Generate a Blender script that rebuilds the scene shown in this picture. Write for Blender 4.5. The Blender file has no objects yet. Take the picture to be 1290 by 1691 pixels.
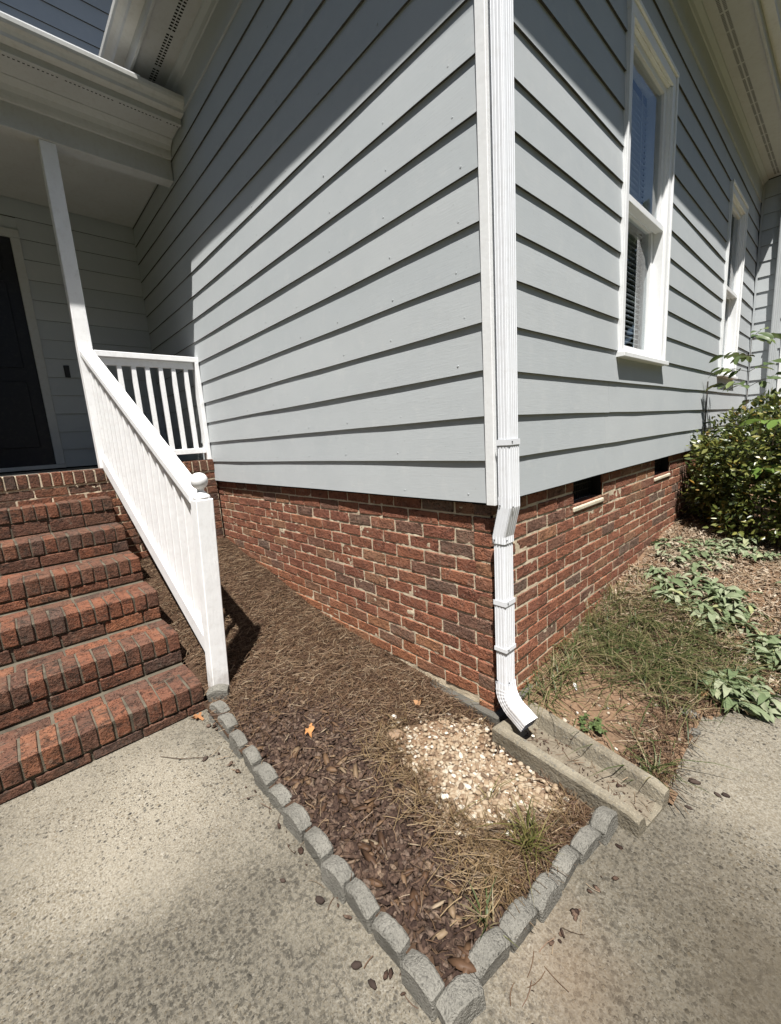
import bpy, bmesh, math, random
import numpy as np
from mathutils import Matrix, Vector, noise as mnoise

R = math.radians
rng = random.Random(7)
nrg = np.random.default_rng(7)
SC = bpy.context.scene
COL = SC.collection

# ------------------------------------------------------------------ camera
cam_d = bpy.data.cameras.new("camera")
cam = bpy.data.objects.new("camera", cam_d)
COL.objects.link(cam)
cam_d.sensor_fit = 'VERTICAL'
cam_d.sensor_height = 36.0
cam_d.lens = 36.0 * 691.4 / 1691.0
cam_d.clip_start = 0.02
cam_d.clip_end = 600
cam.matrix_world = (Matrix.Translation((0.989, -1.4696, 0.2995)) @ Matrix.Rotation(R(47.7787), 4, 'Z')
                    @ Matrix.Rotation(R(79.8022), 4, 'X') @ Matrix.Rotation(R(-3.8024), 4, 'Z'))
SC.camera = cam

# ------------------------------------------------------------------ light
SUN = Vector((0.315, -0.31, 1.0)).normalized()           # direction towards the sun
el = math.asin(SUN.z)
az = math.atan2(SUN.x, SUN.y)
world = bpy.data.worlds.new("World")
SC.world = world
world.use_nodes = True
wn = world.node_tree
wn.nodes.clear()
sky = wn.nodes.new("ShaderNodeTexSky")
sky.sky_type = 'NISHITA'
sky.sun_disc = False
sky.sun_elevation = el
sky.sun_rotation = az
sky.air_density = 1.0
sky.dust_density = 0.6
sky.ozone_density = 1.0
bg = wn.nodes.new("ShaderNodeBackground")
bg.inputs[1].default_value = 0.05
wo = wn.nodes.new("ShaderNodeOutputWorld")
wn.links.new(sky.outputs[0], bg.inputs[0])
wn.links.new(bg.outputs[0], wo.inputs[0])
sun_d = bpy.data.lights.new("sun", 'SUN')
sun_d.energy = 5.0
sun_d.angle = R(0.53)
sun_d.color = (1.0, 0.965, 0.915)
sun = bpy.data.objects.new("sun", sun_d)
COL.objects.link(sun)
sun.location = (4, -4, 9)
sun.rotation_euler = (-SUN).to_track_quat('-Z', 'Y').to_euler()
SC.view_settings.view_transform = 'Standard'
SC.view_settings.look = 'None'
SC.view_settings.exposure = 0.92
SC.view_settings.gamma = 1.0
SC.view_settings.use_curve_mapping = False

# ------------------------------------------------------------------ helpers
def link(o, parent=None):
    COL.objects.link(o)
    if parent is not None:
        o.parent = parent
    return o

def mesh_from(name, v, f, mat=None, smooth=False):
    me = bpy.data.meshes.new(name)
    me.from_pydata([tuple(map(float, p)) for p in v], [], f if isinstance(f, list) else [tuple(map(int, q)) for q in f])
    if mat is not None:
        me.materials.append(mat)
    if smooth:
        me.polygons.foreach_set("use_smooth", [True] * len(me.polygons))
    me.update()
    return me

def quads_mesh(name, v, f, mat=None, smooth=False):
    """fast path: v (n,3) array, f (m,k) array of equal-size faces"""
    v = np.asarray(v, np.float32); f = np.asarray(f, np.int32)
    me = bpy.data.meshes.new(name)
    me.vertices.add(len(v)); me.vertices.foreach_set("co", v.ravel())
    k = f.shape[1]
    me.loops.add(f.size); me.loops.foreach_set("vertex_index", f.ravel())
    me.polygons.add(len(f))
    me.polygons.foreach_set("loop_start", np.arange(0, f.size, k, dtype=np.int32))
    me.polygons.foreach_set("loop_total", np.full(len(f), k, np.int32))
    if smooth:
        me.polygons.foreach_set("use_smooth", np.ones(len(f), bool))
    me.update(calc_edges=True); me.validate()
    if mat is not None:
        me.materials.append(mat)
    return me

def obj(name, me, parent=None, loc=None, rot=None, label=None):
    o = bpy.data.objects.new(name, me)
    link(o, parent)
    if loc is not None: o.location = loc
    if rot is not None: o.rotation_euler = rot
    if label: o["label"] = label
    return o

def tag(o, label, cat, group=None):
    o["label"] = label; o["category"] = cat
    if group: o["group"] = group
    return o

def thing(name, label, cat, loc=(0, 0, 0), group=None):
    o = bpy.data.objects.new(name, None)
    o.empty_display_size = 0.1
    link(o); o.location = loc
    return tag(o, label, cat, group)

def kind(o, k):
    o["kind"] = k
    return o

class MB:
    """collects solids; build() links them as ONE mesh object"""
    def __init__(s): s.v = []; s.f = []
    def add(s, v, f):
        b = len(s.v); s.v += [tuple(p) for p in v]; s.f += [tuple(i + b for i in q) for q in f]
    def box(s, x0, x1, y0, y1, z0, z1):
        v = [(x0,y0,z0),(x1,y0,z0),(x1,y1,z0),(x0,y1,z0),(x0,y0,z1),(x1,y0,z1),(x1,y1,z1),(x0,y1,z1)]
        s.add(v, [(0,3,2,1),(4,5,6,7),(0,1,5,4),(1,2,6,5),(2,3,7,6),(3,0,4,7)])
    def hexa(s, a, b):
        """8 corners: lower ring a (4, ccw from above), upper ring b"""
        s.add(list(a) + list(b), [(0,3,2,1),(4,5,6,7),(0,1,5,4),(1,2,6,5),(2,3,7,6),(3,0,4,7)])
    def prism(s, prof, p0, p1, ax):
        """extrude a 2-D profile [(u,w)] along axis ax ('x'|'y') from p0 to p1"""
        n = len(prof); v = []
        for t in (p0, p1):
            for u, w in prof:
                v.append((t, u, w) if ax == 'x' else (u, t, w))
        f = [tuple(range(n)), tuple(range(2*n - 1, n - 1, -1))]
        for i in range(n):
            j = (i + 1) % n
            f.append((i, i + n, j + n, j))
        s.add(v, f)
    def lathe(s, prof, c, n=20):
        v = []; f = []
        for r, z in prof:
            for i in range(n):
                a = 2 * math.pi * i / n
                v.append((c[0] + r * math.cos(a), c[1] + r * math.sin(a), c[2] + z))
        m = len(prof)
        for k in range(m - 1):
            for i in range(n):
                j = (i + 1) % n
                f.append((k*n + i, k*n + j, (k+1)*n + j, (k+1)*n + i))
        f.append(tuple(range(n - 1, -1, -1))); f.append(tuple((m-1)*n + i for i in range(n)))
        s.add(v, f)
    def tube(s, pts, r, n=6):
        v = []; f = []
        rr = r if hasattr(r, '__len__') else [r] * len(pts)
        for i, p in enumerate(pts):
            p = Vector(p)
            d = (Vector(pts[min(i+1, len(pts)-1)]) - Vector(pts[max(i-1, 0)])).normalized()
            a = d.orthogonal().normalized(); b = d.cross(a)
            for k in range(n):
                t = 2*math.pi*k/n
                v.append(p + rr[i]*(math.cos(t)*a + math.sin(t)*b))
        for i in range(len(pts)-1):
            for k in range(n):
                j = (k+1) % n
                f.append((i*n+k, i*n+j, (i+1)*n+j, (i+1)*n+k))
        f.append(tuple(range(n-1, -1, -1))); f.append(tuple((len(pts)-1)*n + k for k in range(n)))
        s.add(v, f)
    def mesh(s, name, mat, smooth=False, bevel=0.0, seg=1):
        me = bpy.data.meshes.new(name)
        me.from_pydata(s.v, [], s.f)
        bm = bmesh.new(); bm.from_mesh(me)
        bmesh.ops.recalc_face_normals(bm, faces=bm.faces)
        if bevel > 0:
            ed = [e for e in bm.edges if len(e.link_faces) == 2 and e.calc_face_angle(0) > 0.5]
            bmesh.ops.bevel(bm, geom=ed, offset=bevel, segments=seg, affect='EDGES', profile=0.6)
        bm.to_mesh(me); bm.free()
        if mat: me.materials.append(mat)
        if smooth: me.polygons.foreach_set("use_smooth", [True]*len(me.polygons))
        me.update()
        return me
    def build(s, name, mat, parent=None, smooth=False, bevel=0.0, seg=1, label=None):
        return obj(name, s.mesh(name, mat, smooth, bevel, seg), parent, label=label)

def interp(x, xs, ys):
    return float(np.interp(x, xs, ys))

def fbm(x, y, z=0.0, o=3):
    return mnoise.fractal(Vector((x, y, z)), 1.0, 2.0, o)

# ------------------------------------------------------------------ materials
class NT:
    def __init__(s, name):
        s.m = bpy.data.materials.new(name); s.m.use_nodes = True
        s.t = s.m.node_tree; s.n = s.t.nodes; s.n.clear()
        s.out = s.n.new("ShaderNodeOutputMaterial")
        s.b = s.n.new("ShaderNodeBsdfPrincipled")
        s.t.links.new(s.b.outputs[0], s.out.inputs[0])
        s.tc = s.n.new("ShaderNodeTexCoord")
        s.co = s.tc.outputs["Object"]
    def L(s, a, b): s.t.links.new(a, b)
    def N(s, t, **k):
        n = s.n.new(t)
        for a, b in k.items(): setattr(n, a, b)
        return n
    def noise(s, scale, detail=4, rough=0.55, vec=None, dist=0.0):
        n = s.N("ShaderNodeTexNoise"); n.inputs["Scale"].default_value = scale
        n.inputs["Detail"].default_value = detail; n.inputs["Roughness"].default_value = rough
        n.inputs["Distortion"].default_value = dist
        s.L(vec if vec is not None else s.co, n.inputs["Vector"])
        return n.outputs["Fac"]
    def vor(s, scale, feature='F1', vec=None, rnd=1.0):
        n = s.N("ShaderNodeTexVoronoi", feature=feature); n.inputs["Scale"].default_value = scale
        n.inputs["Randomness"].default_value = rnd
        s.L(vec if vec is not None else s.co, n.inputs["Vector"])
        return n
    def ramp(s, fac, stops, interp='LINEAR'):
        n = s.N("ShaderNodeValToRGB"); n.color_ramp.interpolation = interp
        e = n.color_ramp.elements
        while len(e) < len(stops): e.new(0.5)
        for i, (p, c) in enumerate(stops):
            e[i].position = p; e[i].color = (c[0], c[1], c[2], 1) if hasattr(c, '__len__') else (c, c, c, 1)
        s.L(fac, n.inputs[0])
        return n.outputs[0]
    def mix(s, fac, a, b, mode='MIX'):
        n = s.N("ShaderNodeMix", data_type='RGBA', blend_type=mode)
        if isinstance(fac, float): n.inputs[0].default_value = fac
        else: s.L(fac, n.inputs[0])
        for i, q in ((6, a), (7, b)):
            if isinstance(q, tuple): n.inputs[i].default_value = (*q, 1)
            else: s.L(q, n.inputs[i])
        return n.outputs[2]
    def math(s, op, a, b=0.0):
        n = s.N("ShaderNodeMath", operation=op)
        for i, q in ((0, a), (1, b)):
            if isinstance(q, (int, float)): n.inputs[i].default_value = q
            else: s.L(q, n.inputs[i])
        return n.outputs[0]
    def bump(s, h, dist=0.003, strength=1.0, prev=None):
        n = s.N("ShaderNodeBump"); n.inputs["Strength"].default_value = strength
        n.inputs["Distance"].default_value = dist
        s.L(h, n.inputs["Height"])
        if prev is not None: s.L(prev, n.inputs["Normal"])
        return n.outputs[0]
    def fin(s, col, rough=0.8, normal=None, spec=0.3):
        if isinstance(col, tuple): s.b.inputs["Base Color"].default_value = (*col, 1)
        else: s.L(col, s.b.inputs["Base Color"])
        if isinstance(rough, float): s.b.inputs["Roughness"].default_value = rough
        else: s.L(rough, s.b.inputs["Roughness"])
        s.b.inputs["Specular IOR Level"].default_value = spec
        if normal is not None: s.L(normal, s.b.inputs["Normal"])
        return s.m
    def objrand(s):
        return s.N("ShaderNodeObjectInfo").outputs["Random"]
    def island(s):
        return s.N("ShaderNodeNewGeometry").outputs["Random Per Island"]
    def mapped(s, scale=(1, 1, 1), offset_by=None):
        n = s.N("ShaderNodeMapping"); n.inputs["Scale"].default_value = scale
        s.L(s.co, n.inputs["Vector"])
        return n.outputs[0]
    def world_co(s):
        s.co = s.N("ShaderNodeNewGeometry").outputs["Position"]
        return s

def m_paint(name, col, rough=0.45, dirt=0.10, grain=(1, 1, 1), bump=0.0006, dirtcol=(0.35, 0.31, 0.24), gs=60, mud=False):
    t = NT(name).world_co()
    n1 = t.noise(3.5, 5, 0.6); n2 = t.noise(30, 4, 0.6)
    c = t.mix(t.ramp(n1, [(0.35, 0.0), (0.75, 1.0)]), col, tuple(q * 0.93 for q in col))
    d = t.math('MULTIPLY', t.ramp(n2, [(0.5, 0.0), (0.78, 1.0)]), dirt)
    c = t.mix(d, c, dirtcol)
    if mud:
        sx = t.N("ShaderNodeSeparateXYZ"); t.L(t.co, sx.inputs[0])
        lv = t.math('ADD', sx.outputs[2], t.math('MULTIPLY', t.noise(18, 5, 0.7), 0.35))
        c = t.mix(t.ramp(t.math('ADD', lv, 1.3), [(0.42, 0.6), (0.62, 0.0)]), c, (0.30, 0.23, 0.16))
    g = t.noise(gs, 4, 0.6, t.mapped(grain))
    h = t.math('ADD', g, t.math('MULTIPLY', t.noise(7, 2), 1.5))
    return t.fin(c, rough, t.bump(h, bump, 1.0), 0.35)

def m_siding():
    t = NT("grey_siding_paint").world_co()
    r = t.objrand()
    c = t.ramp(r, [(0, (0.422, 0.450, 0.460)), (0.5, (0.444, 0.470, 0.479)), (1, (0.460, 0.483, 0.489))])
    n = t.noise(2.2, 5, 0.6)
    c = t.mix(t.ramp(n, [(0.38, 0.0), (0.7, 0.35)]), c, (0.375, 0.405, 0.42))
    sm = t.noise(11, 5, 0.65)
    c = t.mix(t.ramp(sm, [(0.55, 0.0), (0.78, 0.30)]), c, (0.56, 0.565, 0.55))
    sp = t.noise(90, 2, 0.5)
    c = t.mix(t.ramp(sp, [(0.70, 0.0), (0.76, 0.30)]), c, (0.22, 0.22, 0.20))
    g = t.noise(40, 5, 0.65, t.mapped((0.3, 0.3, 4.0)))
    h = t.math('ADD', g, t.math('MULTIPLY', t.noise(5, 3), 2.0))
    return t.fin(c, 0.55, t.bump(h, 0.0005, 1.0), 0.3)

def m_brick(name, step=False, island=False):
    t = NT(name)
    r = t.island() if island else t.objrand()
    t.world_co()
    if step:
        c = t.ramp(r, [(0, (0.105, 0.055, 0.038)), (0.22, (0.175, 0.073, 0.043)), (0.42, (0.225, 0.088, 0.048)), (0.55, (0.13, 0.070, 0.046)),
                       (0.72, (0.155, 0.072, 0.046)), (0.86, (0.085, 0.056, 0.044)), (1, (0.28, 0.115, 0.06))])
    else:
        c = t.ramp(r, [(0, (0.22, 0.088, 0.056)), (0.2, (0.30, 0.122, 0.070)), (0.40, (0.235, 0.092, 0.059)),
                       (0.58, (0.32, 0.135, 0.076)), (0.72, (0.20, 0.105, 0.073)), (0.86, (0.16, 0.115, 0.088)), (1, (0.36, 0.175, 0.092))])
    n1 = t.noise(14, 5, 0.65); n2 = t.noise(70, 4, 0.6)
    c = t.mix(t.ramp(n1, [(0.38, 0.0), (0.74, 0.50)]), c, (0.10, 0.05, 0.038))
    c = t.mix(t.ramp(n2, [(0.52, 0.0), (0.70, 0.55)]), c, (0.30, 0.15, 0.105) if not step else (0.19, 0.09, 0.055))
    v = t.vor(115); pit = t.ramp(v.outputs["Distance"], [(0.16, 1.0), (0.36, 0.0)])
    pit = t.math('MULTIPLY', pit, t.ramp(t.noise(24, 3), [(0.42, 0.0), (0.56, 1.0)]))
    crk = t.ramp(t.noise(48, 5, 0.7, t.mapped((0.5, 0.5, 1.3)), 0.6), [(0.30, 1.0), (0.42, 0.0)])
    pit = t.math('MAXIMUM', pit, crk)
    c = t.mix(t.math('MULTIPLY', pit, 0.72), c, (0.045, 0.024, 0.017))
    if step:
        st = t.noise(6.5, 6, 0.72, dist=0.8)
        st2 = t.noise(34, 5, 0.7, t.mapped((1, 0.6, 1)), dist=0.4)
        k = t.math('MULTIPLY', t.ramp(st, [(0.44, 0.05), (0.62, 1.0)]), t.ramp(st2, [(0.40, 0.0), (0.56, 0.85)]))
        c = t.mix(k, c, (0.030, 0.026, 0.021))
    eff = t.noise(26, 5, 0.7)
    c = t.mix(t.ramp(eff, [(0.58, 0.0), (0.78, 0.55)]), c, (0.42, 0.35, 0.27) if not step else (0.2, 0.17, 0.13))
    if not step:                                            # clay splashed on the lowest courses, ragged upper edge
        sx = t.N("ShaderNodeSeparateXYZ"); t.L(t.co, sx.inputs[0])
        lvl = t.math('ADD', t.math('SUBTRACT', sx.outputs[2], t.math('MULTIPLY', sx.outputs[0], -0.10)), t.math('MULTIPLY', t.math('SUBTRACT', t.noise(4.5, 5, 0.7), 0.5), 0.55))
        c = t.mix(t.ramp(t.math('ADD', lvl, 1.5), [(0.42, 0.55), (0.72, 0.0)]), c, (0.36, 0.155, 0.07))
    h = t.math('SUBTRACT', t.math('ADD', t.math('MULTIPLY', n2, 0.8), t.math('MULTIPLY', n1, 1.0)), t.math('MULTIPLY', pit, 0.9))
    return t.fin(c, 0.88, t.bump(h, 0.009, 1.0), 0.2)

def m_mortar(name, col, dark):
    t = NT(name).world_co()
    n = t.noise(8, 5, 0.65); n2 = t.noise(110, 3, 0.6)
    c = t.mix(t.ramp(n, [(0.42, 0.0), (0.68, 1.0)]), col, dark)
    c = t.mix(t.ramp(n2, [(0.5, 0.0), (0.75, 0.5)]), c, tuple(q*0.6 for q in col))
    return t.fin(c, 0.95, t.bump(t.math('ADD', n2, n), 0.003, 1.0), 0.15)

def m_concrete():
    t = NT("exposed_aggregate_concrete").world_co()
    big = t.noise(1.1, 5, 0.6); mid = t.noise(5, 5, 0.65); fine = t.noise(170, 3, 0.6)
    c = t.mix(t.ramp(mid, [(0.35, 0.0), (0.70, 1.0)]), (0.220, 0.193, 0.146), (0.155, 0.132, 0.094))
    c = t.mix(t.ramp(fine, [(0.42, 0.0), (0.60, 0.95)]), c, (0.30, 0.275, 0.225))
    wv = t.N("ShaderNodeVectorMath", operation='ADD')
    t.L(t.co, wv.inputs[0])
    nn = t.N("ShaderNodeTexNoise"); nn.inputs["Scale"].default_value = 40
    t.L(t.co, nn.inputs["Vector"])
    sc = t.N("ShaderNodeVectorMath", operation='SCALE'); sc.inputs["Scale"].default_value = 0.012
    t.L(nn.outputs["Color"], sc.inputs[0]); t.L(sc.outputs[0], wv.inputs[1])
    hs = []
    expo = t.ramp(t.noise(1.7, 4, 0.6), [(0.36, 0.25), (0.60, 1.0)])
    for scl, thr, amt in ((44, 0.30, 0.95), (72, 0.36, 0.9), (125, 0.40, 0.85), (230, 0.42, 0.75)):
        v = t.vor(scl, vec=wv.outputs[0])
        sep = t.N("ShaderNodeSeparateColor"); t.L(v.outputs["Color"], sep.inputs[0])
        stone = t.ramp(sep.outputs[0], [(0.0, (0.014, 0.014, 0.015)), (0.32, (0.034, 0.032, 0.030)), (0.42, (0.10, 0.078, 0.052)),
                                        (0.6, (0.19, 0.15, 0.095)), (0.72, (0.05, 0.049, 0.046)), (0.86, (0.28, 0.25, 0.20)), (1.0, (0.42, 0.39, 0.33))])
        body = t.ramp(v.outputs["Distance"], [(thr - 0.12, 1.0), (thr, 0.0)])
        pick = t.ramp(sep.outputs[1], [(0.50, 0.0), (0.54, 1.0)])
        m = t.math('MULTIPLY', t.math('MULTIPLY', body, pick), t.math('MULTIPLY', expo, amt))
        c = t.mix(m, c, stone)
        hs.append(t.math('MULTIPLY', m, 60.0 / scl))
    st = t.N("ShaderNodeTexNoise"); st.inputs["Scale"].default_value = 1.6; st.inputs["Detail"].default_value = 6
    t.L(t.co, st.inputs["Vector"])
    # mildew: fine dark flecks gathered in big irregular patches, away from a cleaner area by the steps
    def near(p, jit):
        vd = t.N("ShaderNodeVectorMath", operation='DISTANCE'); t.L(t.co, vd.inputs[0]); vd.inputs[1].default_value = p
        return t.math('ADD', vd.outputs["Value"], t.math('MULTIPLY', t.math('SUBTRACT', st.outputs["Fac"], 0.5), jit))
    clean = t.math('MULTIPLY', t.ramp(near((-0.80, -1.25, GZ), 0.9), [(0.20, 0.10), (0.62, 1.0)]), t.ramp(near((0.95, 0.55, GZ), 0.9), [(0.25, 0.35), (0.7, 1.0)]))
    patch = t.math('MULTIPLY', t.ramp(big, [(0.38, 0.35), (0.56, 1.0)]), clean)
    fl1 = t.ramp(t.noise(85, 3, 0.65, dist=0.4), [(0.46, 0.0), (0.56, 1.0)])
    fl2 = t.ramp(t.noise(28, 4, 0.65, dist=0.4), [(0.40, 0.25), (0.58, 1.0)])
    c = t.mix(t.math('MULTIPLY', t.math('MULTIPLY', fl1, fl2), t.math('MULTIPLY', patch, 0.95)), c, (0.022, 0.020, 0.017))
    c = t.mix(t.math('MULTIPLY', patch, 0.62), c, (0.066, 0.060, 0.047))
    # stain left by the gutter run-off, out from the splash block
    c = t.mix(t.ramp(near((1.0, -0.30, GZ), 1.1), [(0.18, 0.66), (0.60, 0.0)]), c, (0.050, 0.040, 0.026))
    c = t.mix(t.ramp(near((0.62, -0.62, GZ), 0.7), [(0.02, 0.30), (0.22, 0.0)]), c, (0.20, 0.135, 0.085))
    h = t.math('ADD', t.math('ADD', hs[0], hs[1]), t.math('ADD', t.math('ADD', hs[2], hs[3]), t.math('MULTIPLY', fine, 0.6)))
    return t.fin(c, 0.9, t.bump(h, 0.0022, 0.9), 0.2)

def m_stone(name, a, b, scale=40, bump=0.003, rough=0.92, speck=(0.12, 0.12, 0.11)):
    t = NT(name).world_co()
    n = t.noise(scale * 0.25, 5, 0.65); f = t.noise(scale * 4, 3, 0.6)
    c = t.mix(t.ramp(n, [(0.35, 0.0), (0.68, 1.0)]), a, b)
    c = t.mix(t.ramp(f, [(0.54, 0.0), (0.70, 0.7)]), c, speck)
    v = t.vor(scale * 5)
    c = t.mix(t.ramp(v.outputs["Distance"], [(0.12, 0.6), (0.3, 0.0)]), c, tuple(q * 1.35 for q in a))
    return t.fin(c, rough, t.bump(t.math('ADD', f, t.math('MULTIPLY', n, 1.2)), bump, 1.0), 0.2)

def m_island(name, stops, rough=0.8, bumpscale=60, bump=0.002, spec=0.25, trans=0.0, mottle=0.3):
    t = NT(name)
    r = t.island()
    t.world_co()
    c = t.ramp(r, stops)
    n = t.noise(bumpscale, 4, 0.6)
    c = t.mix(t.ramp(n, [(0.4, 0.0), (0.72, mottle)]), c, tuple(q * 0.45 for q in stops[0][1]))
    m = t.fin(c, rough, t.bump(n, bump, 1.0), spec)
    if trans > 0:
        tr = t.N("ShaderNodeBsdfTranslucent"); t.L(c, tr.inputs[0])
        mx = t.N("ShaderNodeMixShader"); mx.inputs[0].default_value = trans
        t.L(t.b.outputs[0], mx.inputs[1]); t.L(tr.outputs[0], mx.inputs[2]); t.L(mx.outputs[0], t.out.inputs[0])
    return m

def m_leaf(name, stops, rough=0.5, trans=0.25, spec=0.4, objr=True, veins=0.0):
    t = NT(name)
    r = t.objrand() if objr else t.island()
    c = t.ramp(r, stops)
    t.world_co()
    n = t.noise(60, 4, 0.6)
    c = t.mix(t.ramp(n, [(0.42, 0.0), (0.75, 0.35)]), c, tuple(q * 0.55 for q in stops[0][1]))
    t.fin(c, rough, t.bump(n, 0.0012, 1.0), spec)
    tr = t.N("ShaderNodeBsdfTranslucent"); t.L(c, tr.inputs[0])
    mx = t.N("ShaderNodeMixShader"); mx.inputs[0].default_value = trans
    t.L(t.b.outputs[0], mx.inputs[1]); t.L(tr.outputs[0], mx.inputs[2]); t.L(mx.outputs[0], t.out.inputs[0])
    return t.m

def m_glass():
    t = NT("window_glass")
    g = t.N("ShaderNodeBsdfGlossy"); g.inputs["Roughness"].default_value = 0.01
    tr = t.N("ShaderNodeBsdfTransparent"); tr.inputs[0].default_value = (0.85, 0.88, 0.89, 1)
    fr = t.N("ShaderNodeFresnel"); fr.inputs[0].default_value = 2.1
    wv = t.noise(2.5, 2)
    b = t.bump(wv, 0.004, 0.15); t.L(b, g.inputs["Normal"])
    mx = t.N("ShaderNodeMixShader")
    bf = t.N('ShaderNodeNewGeometry').outputs['Backfacing']      # the rear face of the thin pane only transmits
    t.L(t.math('MULTIPLY', fr.outputs[0], t.math('SUBTRACT', 1.0, bf)), mx.inputs[0]); t.L(tr.outputs[0], mx.inputs[1]); t.L(g.outputs[0], mx.inputs[2])
    t.L(mx.outputs[0], t.out.inputs[0])
    return t.m

def m_soil(name, a, b, c3):
    t = NT(name).world_co()
    n = t.noise(5, 6, 0.65); f = t.noise(60, 5, 0.7)
    c = t.mix(t.ramp(n, [(0.38, 0.0), (0.66, 1.0)]), a, b)
    c = t.mix(t.ramp(f, [(0.45, 0.0), (0.75, 0.8)]), c, c3)
    return t.fin(c, 0.97, t.bump(t.math('ADD', f, n), 0.008, 1.0), 0.1)

M = {}
GZ = -1.07                   # top of the concrete
M['siding'] = m_siding()
M['edgeshade'] = m_paint('board_lap_shade', (0.06, 0.057, 0.05), 0.8, 0.2)  # dark colour that paints in the shade beneath each board
M['white'] = m_paint("white_trim_paint", (0.83, 0.84, 0.84), 0.42, 0.10)
M['rail'] = m_paint("white_railing_paint", (0.86, 0.865, 0.865), 0.5, 0.16, (1, 1, 0.15), 0.0016, mud=True)
M['alu'] = m_paint("white_downspout_enamel", (0.80, 0.82, 0.85), 0.30, 0.14, (1, 1, 0.1), 0.0002, mud=True)
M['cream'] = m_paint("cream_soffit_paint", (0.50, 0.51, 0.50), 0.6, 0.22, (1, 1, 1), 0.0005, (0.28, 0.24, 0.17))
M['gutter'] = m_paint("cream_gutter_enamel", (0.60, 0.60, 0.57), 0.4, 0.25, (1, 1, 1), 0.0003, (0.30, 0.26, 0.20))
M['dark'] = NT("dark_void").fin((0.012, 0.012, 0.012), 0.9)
M['iron'] = NT("black_vent_grille").fin((0.03, 0.03, 0.032), 0.5)
M['door'] = m_paint("navy_door_paint", (0.020, 0.021, 0.027), 0.35, 0.05)
M['brick'] = m_brick("red_wall_brick")
M['brick_i'] = m_brick("red_wall_brick_joined", island=True)
M['sbrick'] = m_brick("weathered_step_brick", step=True)
M['mortar'] = m_mortar("cream_mortar", (0.62, 0.525, 0.385), (0.42, 0.35, 0.25))
M['smortar'] = m_mortar("grey_step_mortar", (0.125, 0.108, 0.08), (0.05, 0.043, 0.033))
M['concrete'] = m_concrete()
M['edging'] = m_stone("grey_edging_concrete", (0.215, 0.205, 0.178), (0.140, 0.134, 0.116), 40, 0.008, 0.95, (0.06, 0.058, 0.052))
M['splash'] = m_stone("splash_block_concrete", (0.25, 0.222, 0.168), (0.135, 0.115, 0.083), 24, 0.005)
M['footing'] = m_stone("footing_concrete", (0.115, 0.108, 0.092), (0.07, 0.065, 0.055), 24, 0.004)
M['sill'] = m_stone("vent_sill_cement", (0.62, 0.55, 0.42), (0.5, 0.43, 0.32), 30, 0.002)
M['glass'] = m_glass()
M['blind'] = m_paint("white_blind_slat", (0.60, 0.61, 0.62), 0.6, 0.05)
M['soil'] = m_soil("dark_mulch_soil", (0.065, 0.040, 0.026), (0.038, 0.024, 0.016), (0.095, 0.060, 0.038))
M['clay'] = m_soil("orange_clay_soil", (0.20, 0.125, 0.076), (0.13, 0.085, 0.054), (0.25, 0.17, 0.11))
M['troughdirt'] = m_soil("brown_silt", (0.185, 0.158, 0.118), (0.13, 0.106, 0.076), (0.25, 0.215, 0.165))
M['ground'] = m_soil("grass_ground", (0.06, 0.075, 0.03), (0.08, 0.07, 0.035), (0.05, 0.07, 0.025))
M['shingle'] = m_stone("grey_roof_shingle", (0.10, 0.095, 0.09), (0.06, 0.058, 0.055), 20, 0.004)
M['straw'] = m_island("pine_straw_needles", [(0, (0.048, 0.026, 0.015)), (0.35, (0.090, 0.050, 0.028)), (0.62, (0.135, 0.082, 0.046)),
                                            (0.87, (0.19, 0.132, 0.080)), (1, (0.28, 0.22, 0.15))], 0.6, 40, 0.0005)
M['goldstraw'] = m_island("golden_pine_needles", [(0, (0.075, 0.048, 0.024)), (0.5, (0.14, 0.092, 0.045)), (1, (0.22, 0.155, 0.08))], 0.55, 40, 0.0005)
M['bark'] = m_island("bark_nugget", [(0, (0.040, 0.025, 0.020)), (0.4, (0.080, 0.050, 0.036)), (0.7, (0.130, 0.085, 0.060)),
                                     (0.95, (0.15, 0.108, 0.082)), (1, (0.24, 0.17, 0.115))], 0.9, 130, 0.006, 0.15, 0.0, 0.85)
M['bark_o'] = m_leaf("dark_bark_piece", [(0, (0.03, 0.021, 0.017)), (1, (0.065, 0.046, 0.036))], 0.85, 0.0, 0.2)
M['pebble'] = m_island("cream_pebble", [(0, (0.11, 0.075, 0.05)), (0.14, (0.19, 0.13, 0.082)), (0.36, (0.26, 0.185, 0.118)), (0.58, (0.29, 0.22, 0.146)),
                                        (0.80, (0.34, 0.275, 0.195)), (0.94, (0.40, 0.35, 0.275)), (1, (0.54, 0.51, 0.44))], 0.75, 50, 0.002, 0.3, 0.0, 0.12)
M['wstone'] = m_stone("white_quartz", (0.68, 0.64, 0.56), (0.58, 0.52, 0.42), 30, 0.002, 0.7, (0.5, 0.42, 0.32))
M['bstone'] = m_stone("tan_flat_stone", (0.27, 0.185, 0.12), (0.2, 0.135, 0.088), 30, 0.003)
M['grass'] = m_island("grass_blades", [(0, (0.045, 0.065, 0.02)), (0.4, (0.080, 0.105, 0.034)), (0.62, (0.14, 0.138, 0.055)), (0.8, (0.20, 0.165, 0.085)), (1, (0.30, 0.24, 0.14))], 0.5, 40, 0.0005, 0.3, 0.25)
M['tuft'] = m_island("yellow_green_grass", [(0, (0.07, 0.08, 0.02)), (0.6, (0.13, 0.125, 0.036)), (1, (0.2, 0.165, 0.065))], 0.5, 40, 0.0005, 0.3, 0.25)
M['litter'] = m_island("dry_leaf_litter", [(0, (0.15, 0.105, 0.07)), (0.4, (0.27, 0.205, 0.145)), (0.75, (0.38, 0.31, 0.23)), (1, (0.48, 0.41, 0.32))], 0.75, 40, 0.002, 0.2, 0.1)
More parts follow.
